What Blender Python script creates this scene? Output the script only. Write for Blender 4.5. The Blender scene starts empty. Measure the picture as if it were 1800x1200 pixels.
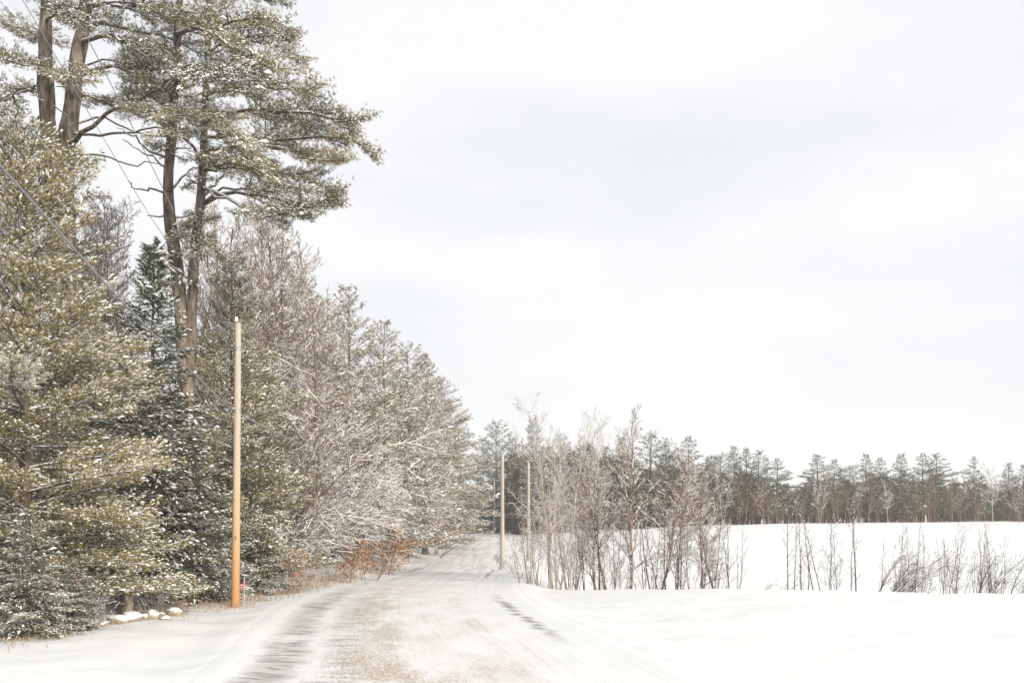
import bpy, math, random
import numpy as np
from mathutils import Vector
PI = math.pi
sc = bpy.context.scene
COL = sc.collection

# ------------------------------------------------------------------ camera
EYE = 2.2          # camera height over the near road
F = 1600.0         # focal length in units of 1/1800 of the picture width
HOR = 930.0        # row of the horizon
cam_d = bpy.data.cameras.new('camera'); cam = bpy.data.objects.new('camera', cam_d); COL.objects.link(cam)
cam.location = (0, 0, EYE); cam.rotation_euler = (PI/2, 0, 0)
cam_d.sensor_width = 36.0; cam_d.lens = 36.0*F/1800.0
cam_d.shift_y = (HOR-600.0)/1800.0
cam_d.clip_start = 0.1; cam_d.clip_end = 6000
sc.camera = cam

# ------------------------------------------------------------------ light
SUN_EL = math.radians(18); SUN_AZ = math.radians(142)     # azimuth clockwise from +Y
wd = bpy.data.worlds.new('World'); sc.world = wd; wd.use_nodes = True
nt = wd.node_tree; nt.nodes.clear()
def N(t, ty, **kw):
    n = t.nodes.new(ty)
    for k, v in kw.items(): setattr(n, k, v)
    return n
wo = N(nt, 'ShaderNodeOutputWorld'); bg = N(nt, 'ShaderNodeBackground'); nt.links.new(bg.outputs[0], wo.inputs[0])
sky = N(nt, 'ShaderNodeTexSky', sky_type='NISHITA'); sky.sun_disc = False
sky.sun_elevation = SUN_EL; sky.sun_rotation = SUN_AZ; sky.dust_density = 2.0
sks = N(nt, 'ShaderNodeVectorMath', operation='SCALE'); sks.inputs['Scale'].default_value = 0.10
nt.links.new(sky.outputs[0], sks.inputs[0])
tc = N(nt, 'ShaderNodeTexCoord')
mp = N(nt, 'ShaderNodeMapping'); mp.inputs['Scale'].default_value = (1.3, 1.3, 4.2); mp.inputs['Rotation'].default_value = (0.10, 0.16, 0.3)
mp.inputs['Location'].default_value = (0.4, 0.0, 0.35)
nt.links.new(tc.outputs['Generated'], mp.inputs[0])
ns = N(nt, 'ShaderNodeTexNoise'); ns.inputs['Scale'].default_value = 1.6; ns.inputs['Detail'].default_value = 5; ns.inputs['Roughness'].default_value = 0.5
nt.links.new(mp.outputs[0], ns.inputs['Vector'])
cr = N(nt, 'ShaderNodeValToRGB')
cr.color_ramp.elements[0].position = 0.36; cr.color_ramp.elements[0].color = (0.87, 0.888, 0.925, 1)
cr.color_ramp.elements[1].position = 0.58; cr.color_ramp.elements[1].color = (0.985, 0.99, 1.0, 1)
nt.links.new(ns.outputs['Fac'], cr.inputs[0])
mx = N(nt, 'ShaderNodeMixRGB'); mx.inputs[0].default_value = 0.90
nt.links.new(sks.outputs[0], mx.inputs[1]); nt.links.new(cr.outputs[0], mx.inputs[2])
nt.links.new(mx.outputs[0], bg.inputs[0]); bg.inputs[1].default_value = 1.0
sd = bpy.data.lights.new('sun', 'SUN'); so = bpy.data.objects.new('sun', sd); COL.objects.link(so)
sd.energy = 4.1; sd.angle = math.radians(6); sd.color = (1.0, 0.90, 0.74)
sv = Vector((math.sin(SUN_AZ)*math.cos(SUN_EL), math.cos(SUN_AZ)*math.cos(SUN_EL), math.sin(SUN_EL)))
so.rotation_euler = sv.to_track_quat('Z', 'Y').to_euler(); so.location = (20, -20, 40)
sc.view_settings.view_transform = 'Standard'; sc.view_settings.look = 'None'
sc.view_settings.exposure = 0.10; sc.view_settings.gamma = 1.0
sc.cycles.max_bounces = 6; sc.cycles.diffuse_bounces = 4; sc.cycles.volume_bounces = 1; sc.cycles.transparent_max_bounces = 4
sc.cycles.use_adaptive_sampling = True

# ------------------------------------------------------------------ helpers
def tag(o, label=None, cat=None, group=None, kind=None):
    if label: o['label'] = label
    if cat: o['category'] = cat
    if group: o['group'] = group
    if kind: o['kind'] = kind
    return o
def empty(name, loc, rz=0.0, s=(1, 1, 1)):
    o = bpy.data.objects.new(name, None); COL.objects.link(o)
    o.location = loc; o.rotation_euler = (0, 0, rz); o.scale = s
    return o
class Geo:
    """collects triangles and quads of one mesh"""
    def __init__(s): s.V = []; s.F = []; s.M = []; s.T = []; s.n = 0
    def add(s, V, Fc, mat=0, tint=0.5):
        V = np.asarray(V, float).reshape(-1, 3); Fc = np.asarray(Fc, int)
        if len(V) == 0: return
        s.V.append(V); s.F.append(Fc + s.n); s.M.append(np.full(len(Fc), mat, np.int32))
        t = np.asarray(tint, float)
        s.T.append(np.full(len(V), float(t)) if t.ndim == 0 else t)
        s.n += len(V)
    def merge(s, g, R=None, loc=(0, 0, 0), sc_=1.0, mmap=None):
        for V, Fc, M, T in zip(g.V, g.F, g.M, g.T):
            W = V*sc_
            if R is not None: W = W @ R.T
            s.V.append(W + np.asarray(loc)); s.F.append(Fc + s.n); s.T.append(T)
            s.M.append(M if mmap is None else np.asarray(mmap, np.int32)[M])
        s.n += g.n
    def mesh(s, name, mats, smooth=False):
        me = bpy.data.meshes.new(name)
        V = np.concatenate(s.V).astype(np.float32)
        lens = np.concatenate([np.full(len(f), f.shape[1]) for f in s.F]).astype(np.int32)
        loops = np.concatenate([f.ravel() for f in s.F]).astype(np.int32)
        me.vertices.add(len(V)); me.vertices.foreach_set('co', V.ravel())
        me.loops.add(len(loops)); me.loops.foreach_set('vertex_index', loops)
        me.polygons.add(len(lens))
        st = np.zeros(len(lens), np.int32); st[1:] = np.cumsum(lens)[:-1]
        me.polygons.foreach_set('loop_start', st); me.polygons.foreach_set('loop_total', lens)
        me.polygons.foreach_set('material_index', np.concatenate(s.M))
        me.polygons.foreach_set('use_smooth', np.full(len(lens), smooth))
        a = me.attributes.new('tint', 'FLOAT', 'POINT'); a.data.foreach_set('value', np.concatenate(s.T).astype(np.float32))
        for m in mats: me.materials.append(m)
        me.update(calc_edges=True)
        return me
    def obj(s, name, mats, parent=None, smooth=False):
        o = bpy.data.objects.new(name, s.mesh(name, mats, smooth)); COL.objects.link(o)
        if parent: o.parent = parent
        return o
def nrm(a): return a/np.maximum(np.linalg.norm(a, axis=-1, keepdims=True), 1e-9)
def frames(d):
    """local frames: x along d, z as close to up as possible"""
    d = nrm(np.asarray(d, float)); up = np.zeros_like(d); up[:, 2] = 1
    vert = np.abs(d[:, 2]) > 0.97; up[vert] = (1, 0, 0)
    y = nrm(np.cross(up, d)); z = np.cross(d, y)
    return np.stack([d, y, z], axis=2)
def segs(P0, P1, R0, R1, sides=4, phase=0.0):
    P0 = np.asarray(P0, float); P1 = np.asarray(P1, float); n = len(P0)
    Fm = frames(P1-P0); a = np.arange(sides)*2*PI/sides + phase
    ring = np.stack([np.zeros(sides), np.cos(a), np.sin(a)], 1)
    off = np.einsum('nij,kj->nki', Fm, ring)
    V = np.stack([P0[:, None] + off*np.asarray(R0)[:, None, None], P1[:, None] + off*np.asarray(R1)[:, None, None]], 1).reshape(-1, 3)
    k = np.arange(sides); k2 = (k+1) % sides
    f = np.stack([k, k+sides, k2+sides, k2], 1)
    return V, (f[None] + (np.arange(n)*2*sides)[:, None, None]).reshape(-1, 4)
def tube(pts, rad, sides=10, rng=None, rough=0.0, cap=True):
    pts = np.asarray(pts, float); rad = np.asarray(rad, float); n = len(pts)
    d = np.gradient(pts, axis=0); Fm = frames(d)
    if np.mean(np.abs(nrm(d)[:, 2])) > 0.8:      # a mostly upright tube keeps one steady frame
        z = nrm(d); x = np.zeros_like(z); x[:, 0] = 1; y = nrm(np.cross(z, x)); x = np.cross(y, z); Fm = np.stack([z, x, y], 2)
    a = np.arange(sides)*2*PI/sides
    R = rad[:, None]*np.ones(sides)
    if rng is not None and rough: R = R*(1 + rough*rng.normal(size=R.shape))
    ring = np.stack([np.zeros(sides), np.cos(a), np.sin(a)], 1)
    V = pts[:, None] + np.einsum('nij,kj->nki', Fm, ring)*R[:, :, None]
    V = V.reshape(-1, 3); k = np.arange(sides); k2 = (k+1) % sides
    f = np.stack([k, k2, k2+sides, k+sides], 1)
    Fc = (f[None] + (np.arange(n-1)*sides)[:, None, None]).reshape(-1, 4)
    if cap:
        V = np.vstack([V, pts[-1]]); c = len(V)-1; b = (n-1)*sides
        Fc = np.vstack([Fc, np.stack([b+k, b+k2, np.full(sides, c), np.full(sides, c)], 1)]) if False else Fc
        capf = np.stack([b+k, b+k2, np.full(sides, c)], 1)
        return V, Fc, capf
    return V, Fc, None
def add_tube(g, pts, rad, sides=10, mat=0, rng=None, rough=0.0, tint=0.5):
    V, Fc, cp = tube(pts, rad, sides, rng, rough)
    b = g.n; g.add(V, Fc, mat, tint)
    g.V.append(np.zeros((0, 3))); g.F.append(cp + b); g.M.append(np.full(len(cp), mat, np.int32)); g.T.append(np.zeros(0))
def inst(T, Fc, pos, Fm, scale):
    V = pos[:, None] + np.einsum('nij,kj->nki', Fm, T)*np.asarray(scale)[:, None, None]
    return V.reshape(-1, 3), (Fc[None] + (np.arange(len(pos))*len(T))[:, None, None]).reshape(-1, Fc.shape[1])
def roll(Fm, ang):
    c, s = np.cos(ang)[:, None], np.sin(ang)[:, None]
    y = Fm[:, :, 1]*c + Fm[:, :, 2]*s; z = -Fm[:, :, 1]*s + Fm[:, :, 2]*c
    return np.stack([Fm[:, :, 0], y, z], 2)
_vn = np.random.default_rng(5).random((256, 256))
def vnoise(x, y):
    xi = np.floor(x).astype(int); yi = np.floor(y).astype(int); fx = x-xi; fy = y-yi
    fx = fx*fx*(3-2*fx); fy = fy*fy*(3-2*fy)
    g = lambda a, b: _vn[a % 256, b % 256]
    return (g(xi, yi)*(1-fx)+g(xi+1, yi)*fx)*(1-fy)+(g(xi, yi+1)*(1-fx)+g(xi+1, yi+1)*fx)*fy
def smooth(a, b, x): t = np.clip((x-a)/(b-a), 0, 1); return t*t*(3-2*t)

# ------------------------------------------------------------------ terrain shape
def _sm(y, xs, zs, w):
    y = np.asarray(y, float)
    return sum(np.interp(y+k*w, xs, zs) for k in (-1, -.66, -.33, 0, .33, .66, 1))/7
def road_c(y): return _sm(y, [-40, 0, 13, 19, 26, 32, 46, 61, 90, 138, 180, 260], [1.2, .9, -.9, -1.9, -3.0, -3.45, -3.45, -3.3, -3.6, -4.1, -8, -30], 4)
def road_z(y): return _sm(y, [-60, 30, 45, 60, 90, 120, 138, 150, 190, 300, 2000], [0, 0, -.15, -.45, .2, 1.1, 1.6, 1.55, .6, -2, -4], 5)
def gz(x, y):
    x = np.asarray(x, float); y = np.asarray(y, float)
    c = road_c(y); zr = road_z(y)
    crest = np.interp(x, [4, 7, 25, 36, 61, 66, 90], [1.55, 1.75, 2.7, 2.95, 3.2, 3.15, 2.6])
    ye = 33.0 + .6*np.sin(x*.21)
    edge = smooth(ye, ye+7, y)
    rise = _sm(y, [41, 50, 60, 80, 100, 113, 125, 200, 400, 2000], [0, .05, .16, .48, .82, 1, 1.0, .3, -1.2, -1.8], 3)
    zR = -1.6*edge + rise*(crest+1.6) - np.interp(x, [8, 20], [0, .14])*smooth(20, 34, y)*(1-edge)
    w = smooth(3.4, 8.0, x-c)
    z = zr*(1-w) + zR*w
    # low banks thrown up beside the road
    d = np.abs(x-c)
    bump = np.exp(-((d-3.7)/.55)**2)*(.05+.06*vnoise(y*.35, x*.1+7))*smooth(60, 20, y)
    rough = (vnoise(x*.9+3, y*.9)-.5)*.06 + (vnoise(x*.25, y*.25)-.5)*.16
    z = z + bump + rough*smooth(2.6, 4.6, d)
    z = z + smooth(9.0, 14.0, c-x)*.5 + smooth(14, 60, c-x)*3.0
    return z + smooth(3.5, 6.5, c-x)*(.10+.42*smooth(30, 42, y)) + (vnoise(x*2.3+9, y*1.6)-.5)*.035*smooth(3.3, 4.2, d)
def gpt(px, Y, dz=0.0):
    X = (px-900)/F*Y
    return (X, Y, float(gz(X, Y))+dz)
def topz(py, Y): return EYE-(py-HOR)/F*Y
def P(px, py, Y): return np.array([(px-900)/F*Y, Y, topz(py, Y)])

# ------------------------------------------------------------------ materials
def mat(name, rough=0.9):
    m = bpy.data.materials.new(name); m.use_nodes = True; t = m.node_tree
    b = t.nodes['Principled BSDF']; b.inputs['Roughness'].default_value = rough
    b.inputs['Specular IOR Level'].default_value = 0.2
    return m, t, b
def ramp(t, fac, stops):
    r = N(t, 'ShaderNodeValToRGB'); e = r.color_ramp.elements
    while len(e) < len(stops): e.new(0.5)
    for i, (p, c) in enumerate(stops): e[i].position = p; e[i].color = (*c, 1)
    t.links.new(fac, r.inputs[0]); return r.outputs[0]
def math_(t, op, a, b=None, clamp=False):
    n = N(t, 'ShaderNodeMath', operation=op); n.use_clamp = clamp
    for i, v in enumerate((a, b)):
        if v is None: continue
        if isinstance(v, (int, float)): n.inputs[i].default_value = v
        else: t.links.new(v, n.inputs[i])
    return n.outputs[0]
def mix(t, f, a, b):
    n = N(t, 'ShaderNodeMixRGB')
    for i, v in enumerate((f, a, b)):
        if isinstance(v, (int, float)): n.inputs[i].default_value = v
        elif isinstance(v, tuple): n.inputs[i].default_value = (*v, 1)
        else: t.links.new(v, n.inputs[i])
    return n.outputs[0]
def noise(t, scale, detail=4, rough=.55, vec=None, mscale=None, rot=None):
    n = N(t, 'ShaderNodeTexNoise'); n.inputs['Scale'].default_value = scale; n.inputs['Detail'].default_value = detail; n.inputs['Roughness'].default_value = rough
    if vec is None: vec = N(t, 'ShaderNodeTexCoord').outputs['Object']
    if mscale:
        m = N(t, 'ShaderNodeMapping'); m.inputs['Scale'].default_value = mscale
        if rot: m.inputs['Rotation'].default_value = rot
        t.links.new(vec, m.inputs[0]); vec = m.outputs[0]
    t.links.new(vec, n.inputs['Vector']); return n.outputs['Fac']
def sep_n(t):
    g = N(t, 'ShaderNodeNewGeometry'); s = N(t, 'ShaderNodeSeparateXYZ'); t.links.new(g.outputs['Normal'], s.inputs[0]); return s.outputs['Z'], g
def tintv(t):
    a = N(t, 'ShaderNodeAttribute'); a.attribute_name = 'tint'; return a.outputs['Fac']
def bump(t, b, h, dist, strength=1.0):
    n = N(t, 'ShaderNodeBump'); n.inputs['Distance'].default_value = dist; n.inputs['Strength'].default_value = strength
    t.links.new(h, n.inputs['Height']); t.links.new(n.outputs[0], b.inputs['Normal'])
SNOW = (0.84, 0.855, 0.88)
def needle_mat(name, c0, c1, c2):
    m, t, b = mat(name, .7)
    t.links.new(ramp(t, tintv(t), [(0, c0), (.45, c1), (.82, c2), (1, (.55, .53, .46))]), b.inputs['Base Color'])
    return m
def bark_mat(name, ca, cb, snow=.35, width=.25, sc_=9.0):
    m, t, b = mat(name, .92)
    nf = noise(t, sc_, 5, .65, mscale=(1, 1, .25))
    col = ramp(t, nf, [(.38, ca), (.62, cb)])
    z, g = sep_n(t); n2 = noise(t, 3.0, 3)
    f = math_(t, 'ADD', z, math_(t, 'MULTIPLY', math_(t, 'SUBTRACT', n2, .5), .5))
    f = math_(t, 'DIVIDE', math_(t, 'SUBTRACT', f, snow), width, True)
    t.links.new(mix(t, f, col, SNOW), b.inputs['Base Color'])
    bump(t, b, nf, .05, .9)
    return m
M_snow, t, b = mat('snow_on_branches', .6); b.inputs['Base Color'].default_value = (*SNOW, 1); b.inputs['Subsurface Weight'].default_value = 0
M_pine = needle_mat('white_pine_needles', (.050, .062, .022), (.165, .152, .048), (.36, .28, .105))
M_pine_grey = needle_mat('frosted_pine_needles', (.085, .09, .048), (.215, .18, .095), (.42, .33, .19))
M_spruce = needle_mat('spruce_needles', (.028, .048, .022), (.065, .085, .034), (.15, .15, .065))
M_far = needle_mat('far_pine_needles', (.028, .055, .028), (.07, .10, .05), (.18, .165, .08))
M_bark = bark_mat('pine_bark', (.06, .048, .04), (.20, .165, .135), .5, .2, 7)
M_bark_red = bark_mat('reddish_pine_bark', (.075, .062, .052), (.27, .225, .19), .6, .2, 7)
M_twig = bark_mat('grey_brown_bark', (.11, .078, .058), (.32, .24, .18), .5, .25)
M_twig_dark = bark_mat('dark_sapling_bark', (.045, .036, .032), (.14, .11, .095), .75, .2)
M_twig_red = bark_mat('red_brown_twigs', (.12, .08, .058), (.32, .23, .17), .6, .25)
M_birch = bark_mat('pale_birch_bark', (.36, .32, .28), (.62, .57, .52), .35, .25)
M_birch_far = bark_mat('greyish_birch_bark', (.26, .22, .19), (.46, .42, .38), .5, .25)
M_leaf, t, b = mat('dead_beech_leaves', .8)
t.links.new(ramp(t, tintv(t), [(0, (.17, .085, .045)), (.5, (.34, .175, .09)), (1, (.52, .33, .19))]), b.inputs['Base Color'])
M_grass, t, b = mat('dead_grass', .9)
t.links.new(ramp(t, tintv(t), [(0, (.13, .085, .055)), (.5, (.30, .20, .125)), (1, (.50, .37, .24))]), b.inputs['Base Color'])

# ground: snow, with leaf litter showing under the trees on the left
def ground_material():
    m, t, b = mat('snow_ground', .55)
    tc = N(t, 'ShaderNodeTexCoord'); pos = tc.outputs['Object']
    s = N(t, 'ShaderNodeSeparateXYZ'); t.links.new(pos, s.inputs[0])
    n1 = noise(t, .9, 6, .65, pos)
    litter = ramp(t, noise(t, 14, 5, .7, pos), [(.3, (.06, .042, .03)), (.5, (.20, .13, .085)), (.7, (.45, .36, .28))])
    f = math_(t, 'SUBTRACT', math_(t, 'MULTIPLY', s.outputs['X'], -1.0), 8.6)       # metres left of the wood's edge
    f = math_(t, 'DIVIDE', f, 3.0)
    f = math_(t, 'ADD', f, math_(t, 'MULTIPLY', math_(t, 'SUBTRACT', n1, .55), 3.4))
    f = math_(t, 'MULTIPLY', math_(t, 'MULTIPLY', f, .5, True), math_(t, 'LESS_THAN', s.outputs['Y'], 260))
    f = math_(t, 'MULTIPLY', f, .75)
    snow = ramp(t, noise(t, .35, 4, .5, pos), [(.3, (.79, .80, .81)), (.7, (.82, .825, .83))])
    t.links.new(mix(t, f, snow, litter), b.inputs['Base Color'])
    h = math_(t, 'ADD', noise(t, 1.3, 6, .6, pos, (1, .45, 1), (0, 0, .5)), math_(t, 'MULTIPLY', noise(t, 22, 3, .6, pos), .10))
    bump(t, b, h, .10, .32)
    return m
def road_material():
    m, t, b = mat('packed_snow_road', .6)
    uv = N(t, 'ShaderNodeUVMap'); uv.uv_map = 'road'; s = N(t, 'ShaderNodeSeparateXYZ'); t.links.new(uv.outputs[0], s.inputs[0])
    U, Vv = s.outputs['X'], s.outputs['Y']; pos = uv.outputs[0]
    def band(c, w, soft):     # 1 inside |U-c|<w
        return math_(t, 'DIVIDE', math_(t, 'SUBTRACT', w+soft, math_(t, 'ABSOLUTE', math_(t, 'SUBTRACT', U, c))), soft, True)
    def hi(x, a, bb): return math_(t, 'DIVIDE', math_(t, 'SUBTRACT', x, a), bb-a, True)
    snow = ramp(t, noise(t, .35, 4, .5, N(t, 'ShaderNodeTexCoord').outputs['Object']), [(.3, (.79, .80, .81)), (.7, (.82, .825, .83))])
    M2 = lambda *v: math_(t, 'MULTIPLY', v[0], v[1]) if len(v) == 2 else math_(t, 'MULTIPLY', M2(*v[:-1]), v[-1])
    pk = noise(t, 1.0, 6, .62, pos, (1.1, .40, 1), (0, 0, .2))
    fine = noise(t, 16, 5, .72, pos, (1, .55, 1))
    packed = ramp(t, pk, [(.30, (.66, .645, .62)), (.48, (.77, .765, .755)), (.60, (.82, .82, .825))])
    col = mix(t, M2(band(-.2, 1.7, .9), .95), snow, packed)
    # long tyre lines
    tr = noise(t, 1.0, 5, .65, pos, (7.0, .07, 1), (0, 0, .02))
    trm = M2(hi(tr, .54, .62), band(.4, 2.2, .6), hi(pk, .62, .42))
    col = mix(t, M2(trm, .45), col, (.56, .53, .50))
    # bare asphalt, streaked by drifting snow that lies a little aslant of the road
    wv = noise(t, .7, 3, .5, pos); cb = N(t, 'ShaderNodeVectorMath', operation='MULTIPLY_ADD'); t.links.new(wv, cb.inputs[0]); cb.inputs[1].default_value = (.7, 1.2, 0); t.links.new(pos, cb.inputs[2])
    st = noise(t, 1.0, 7, .70, cb.outputs[0], (.65, 2.9, 1), (0, 0, -.32))
    patch = noise(t, .35, 2, .5, pos)
    asph = ramp(t, noise(t, 40, 3, .6, pos), [(.3, (.13, .125, .12)), (.7, (.33, .315, .30))])
    edgew = math_(t, 'MULTIPLY', math_(t, 'SUBTRACT', noise(t, 1.0, 4, .6, pos, (.1, 1.2, 1)), .5), .7)
    Uw = math_(t, 'ADD', U, edgew)
    def bandw(c, w, soft): return math_(t, 'DIVIDE', math_(t, 'SUBTRACT', w+soft, math_(t, 'ABSOLUTE', math_(t, 'SUBTRACT', Uw, c))), soft, True)
    near = hi(Vv, 36, 31)
    greyb = M2(bandw(-2.65, .18, .34), near, hi(noise(t, 1.0, 4, .6, pos, (.9, .45, 1)), .30, .50))                       # thin grey ice film over the left wheel track
    col = mix(t, M2(greyb, .62), col, (.45, .435, .415))
    a1 = M2(greyb, hi(st, .49, .57)); col = mix(t, M2(a1, .85), col, asph)
    a4 = M2(bandw(-1.55, .15, .35), hi(math_(t, 'ADD', M2(st, .5), M2(fine, .5)), .47, .58), hi(Vv, 33, 26)); col = mix(t, M2(a4, .8), col, asph)
    a2 = M2(bandw(2.75, .03, .20), hi(st, .42, .52), hi(Vv, 32, 27), hi(Vv, 17, 21)); col = mix(t, a2, col, asph)
    trf = noise(t, 1.0, 5, .62, pos, (2.2, .075, 1), (0, 0, 0))
    far_l = M2(bandw(-2.6, .25, .3), hi(trf, .50, .58), hi(Vv, 30, 36)); col = mix(t, M2(far_l, .85), col, asph)
    far_m = M2(bandw(-.4, 1.6, .8), hi(trf, .47, .57), hi(Vv, 34, 50)); col = mix(t, M2(far_m, .42), col, (.42, .395, .37))
    far_r = M2(bandw(2.3, .2, .3), hi(trf, .46, .54), hi(Vv, 38, 45)); col = mix(t, M2(far_r, .7), col, asph)
    # grit and sand
    grit = noise(t, 34, 3, .8, pos, (1, .5, 1)); sp2 = noise(t, .9, 5, .65, pos, (1, .40, 1))
    sand = ramp(t, grit, [(.38, (.58, .48, .36)), (.54, (.42, .32, .21)), (.64, (.17, .12, .08))])
    g1 = M2(bandw(-.95, .30, .45), hi(fine, .40, .56), hi(sp2, .40, .54), hi(Vv, 40, 27))
    g0 = M2(bandw(-.1, 1.3, .6), hi(fine, .42, .58), hi(sp2, .42, .60), hi(Vv, 16.5, 14.0))
    g2 = M2(bandw(.8, 1.8, .6), hi(grit, .55, .66), hi(sp2, .42, .55))
    col = mix(t, M2(g1, .9), col, sand); col = mix(t, M2(g0, .85), col, sand); col = mix(t, M2(g2, .40), col, sand)
    t.links.new(col, b.inputs['Base Color'])
    h = math_(t, 'ADD', math_(t, 'ADD', noise(t, 12, 4, .6, pos, (1, .6, 1)), math_(t, 'MULTIPLY', tr, 2.0)), math_(t, 'MULTIPLY', pk, 1.0))
    bump(t, b, h, .018, .30)
    return m

# ------------------------------------------------------------------ ground, road, hills
def grow(a, b, step, far, k=1.12):
    mid = list(np.arange(a, b, step)); s = step; x = mid[-1]; hi = []
    while x < far: s *= k; x += s; hi.append(x)
    s = step; x = a; lo = []
    while x > -far: s *= k; x -= s; lo.append(x)
    return np.array(lo[::-1]+mid+hi)
gx = grow(-16, 22, .22, 2500, 1.10)
gy = np.array(list(np.arange(-40, 8, 2.0))+list(np.arange(8, 46, .22))+list(np.arange(46, 150, .7)))
s_, y_ = .7, gy[-1]; ext = []
while y_ < 2600: s_ *= 1.12; y_ += s_; ext.append(y_)
gy = np.concatenate([gy, ext])
GX, GY = np.meshgrid(gx, gy)
V = np.stack([GX, GY, gz(GX, GY)], 2).reshape(-1, 3); nx, ny = len(gx), len(gy)
idx = np.arange(nx*ny).reshape(ny, nx)
Fq = np.stack([idx[:-1, :-1], idx[:-1, 1:], idx[1:, 1:], idx[1:, :-1]], 2).reshape(-1, 4)
# the ground sheet lies a little lower under the road sheet
c_ = road_c(V[:, 1]); under = np.abs(V[:, 0]-c_) < 3.6
V[under & (V[:, 1] < 250), 2] -= .03
g = Geo(); g.add(V, Fq); tag(g.obj('ground', [ground_material()], smooth=True), kind='structure')
ry = np.concatenate([np.arange(-20, 8, 1.0), np.arange(8, 60, .2), np.arange(60, 240, .8)])
ru = np.array([-3.9, -3.6, -3.3, -3.0, -2.6, -2.2, -1.6, -1, -.5, 0, .5, 1, 1.6, 2.2, 2.6, 3.0, 3.3, 3.6, 3.9])
RU, RY = np.meshgrid(ru, ry); RX = RU + road_c(RY)
RZ = gz(RX, RY)+.006 + (1-smooth(3.3, 3.9, np.abs(RU)))*0
RZ = RZ - (np.abs(RU) > 3.8)*.05
# shallow wheel ruts
RZ -= .02*np.exp(-((RU+1.0)/.3)**2) + .02*np.exp(-((RU-.9)/.3)**2) if False else 0
V = np.stack([RX, RY, RZ], 2).reshape(-1, 3); nx, ny = len(ru), len(ry); idx = np.arange(nx*ny).reshape(ny, nx)
Fq = np.stack([idx[:-1, :-1], idx[:-1, 1:], idx[1:, 1:], idx[1:, :-1]], 2).reshape(-1, 4)
g = Geo(); g.add(V, Fq); ro = g.obj('road', [road_material()], smooth=True); tag(ro, kind='structure')
uvl = ro.data.uv_layers.new(name='road'); UVv = np.stack([RU, RY], 2).reshape(-1, 2)
uvl.data.foreach_set('uv', UVv[Fq.ravel()].astype(np.float32).ravel())
mh, t, b = mat('wooded_hills', 1.0)
t.links.new(ramp(t, noise(t, .03, 8, .7), [(.3, (.10, .13, .13)), (.6, (.28, .30, .30)), (.8, (.7, .72, .74))]), b.inputs['Base Color'])
hx = np.linspace(-1600, 2200, 160); hy = np.linspace(650, 1500, 24); HX, HY = np.meshgrid(hx, hy)
ridge = 20 + 40*vnoise(HX*.004+2, HY*.001) + 14*vnoise(HX*.016, HY*.002)
HZ = ridge*np.sin(np.clip((HY-650)/850, 0, 1)*PI)**.7 - 5
idx = np.arange(hx.size*hy.size).reshape(24, 160)
g = Geo(); g.add(np.stack([HX, HY, HZ], 2), np.stack([idx[:-1, :-1], idx[:-1, 1:], idx[1:, 1:], idx[1:, :-1]], 2).reshape(-1, 4))
tag(g.obj('hills', [mh], smooth=True), kind='structure')

# ------------------------------------------------------------------ foliage building blocks
def pine_tuft(rng, nb=8, w=.10):
    V = []; Fc = []
    for i in range(nb):
        th = rng.uniform(.25, 1.15); ph = rng.uniform(0, 2*PI)
        d = np.array([math.cos(th), math.sin(th)*math.cos(ph), math.sin(th)*math.sin(ph)*.9+.12]); d /= np.linalg.norm(d)
        s = np.cross(d, rng.normal(size=3)); s /= np.linalg.norm(s); L = rng.uniform(.75, 1.1)
        n = len(V); V += [s*w*.5, -s*w*.5, d*L]; Fc.append([n, n+1, n+2])
    return np.array(V), np.array(Fc)
def spray_tuft(rng, nb=7, w=.09):
    """flat needled twig of spruce or hemlock"""
    V = [[0, -.04, 0], [0, .04, 0], [1, 0, -.06]]; Fc = [[0, 1, 2]]
    for i in range(nb):
        x = .05+.8*i/nb
        for sgn in (-1, 1):
            d = np.array([.55, sgn*.75, rng.uniform(-.45, .25)]); d /= np.linalg.norm(d); L = .42*(1-.5*x)*rng.uniform(.8, 1.2)
            n = len(V); p = np.array([x, 0, -.06*x*x]); V += [p-[w*.5, 0, 0], p+[w*.5, 0, 0], p+d*L]; Fc.append([n, n+1, n+2])
    return np.array(V, float), np.array(Fc)
def snow_blob(rng, flat=.5):
    """lump of caked snow, long axis along the twig"""
    c = np.array([rng.uniform(.32, .6), rng.uniform(-.08, .08), .16])
    a, bb, h = rng.uniform(.30, .48), rng.uniform(.11, .17), rng.uniform(.09, .14)*flat*2
    V = [c+[a, 0, -.1], c+[.1, bb, -.03], c+[-a, 0, .02], c+[0, -bb, -.03], c+[.05, 0, h], c+[0, 0, -h*.6]]
    return np.array(V), np.array([[0, 1, 4], [1, 2, 4], [2, 3, 4], [3, 0, 4], [1, 0, 5], [2, 1, 5], [3, 2, 5], [0, 3, 5]])
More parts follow.
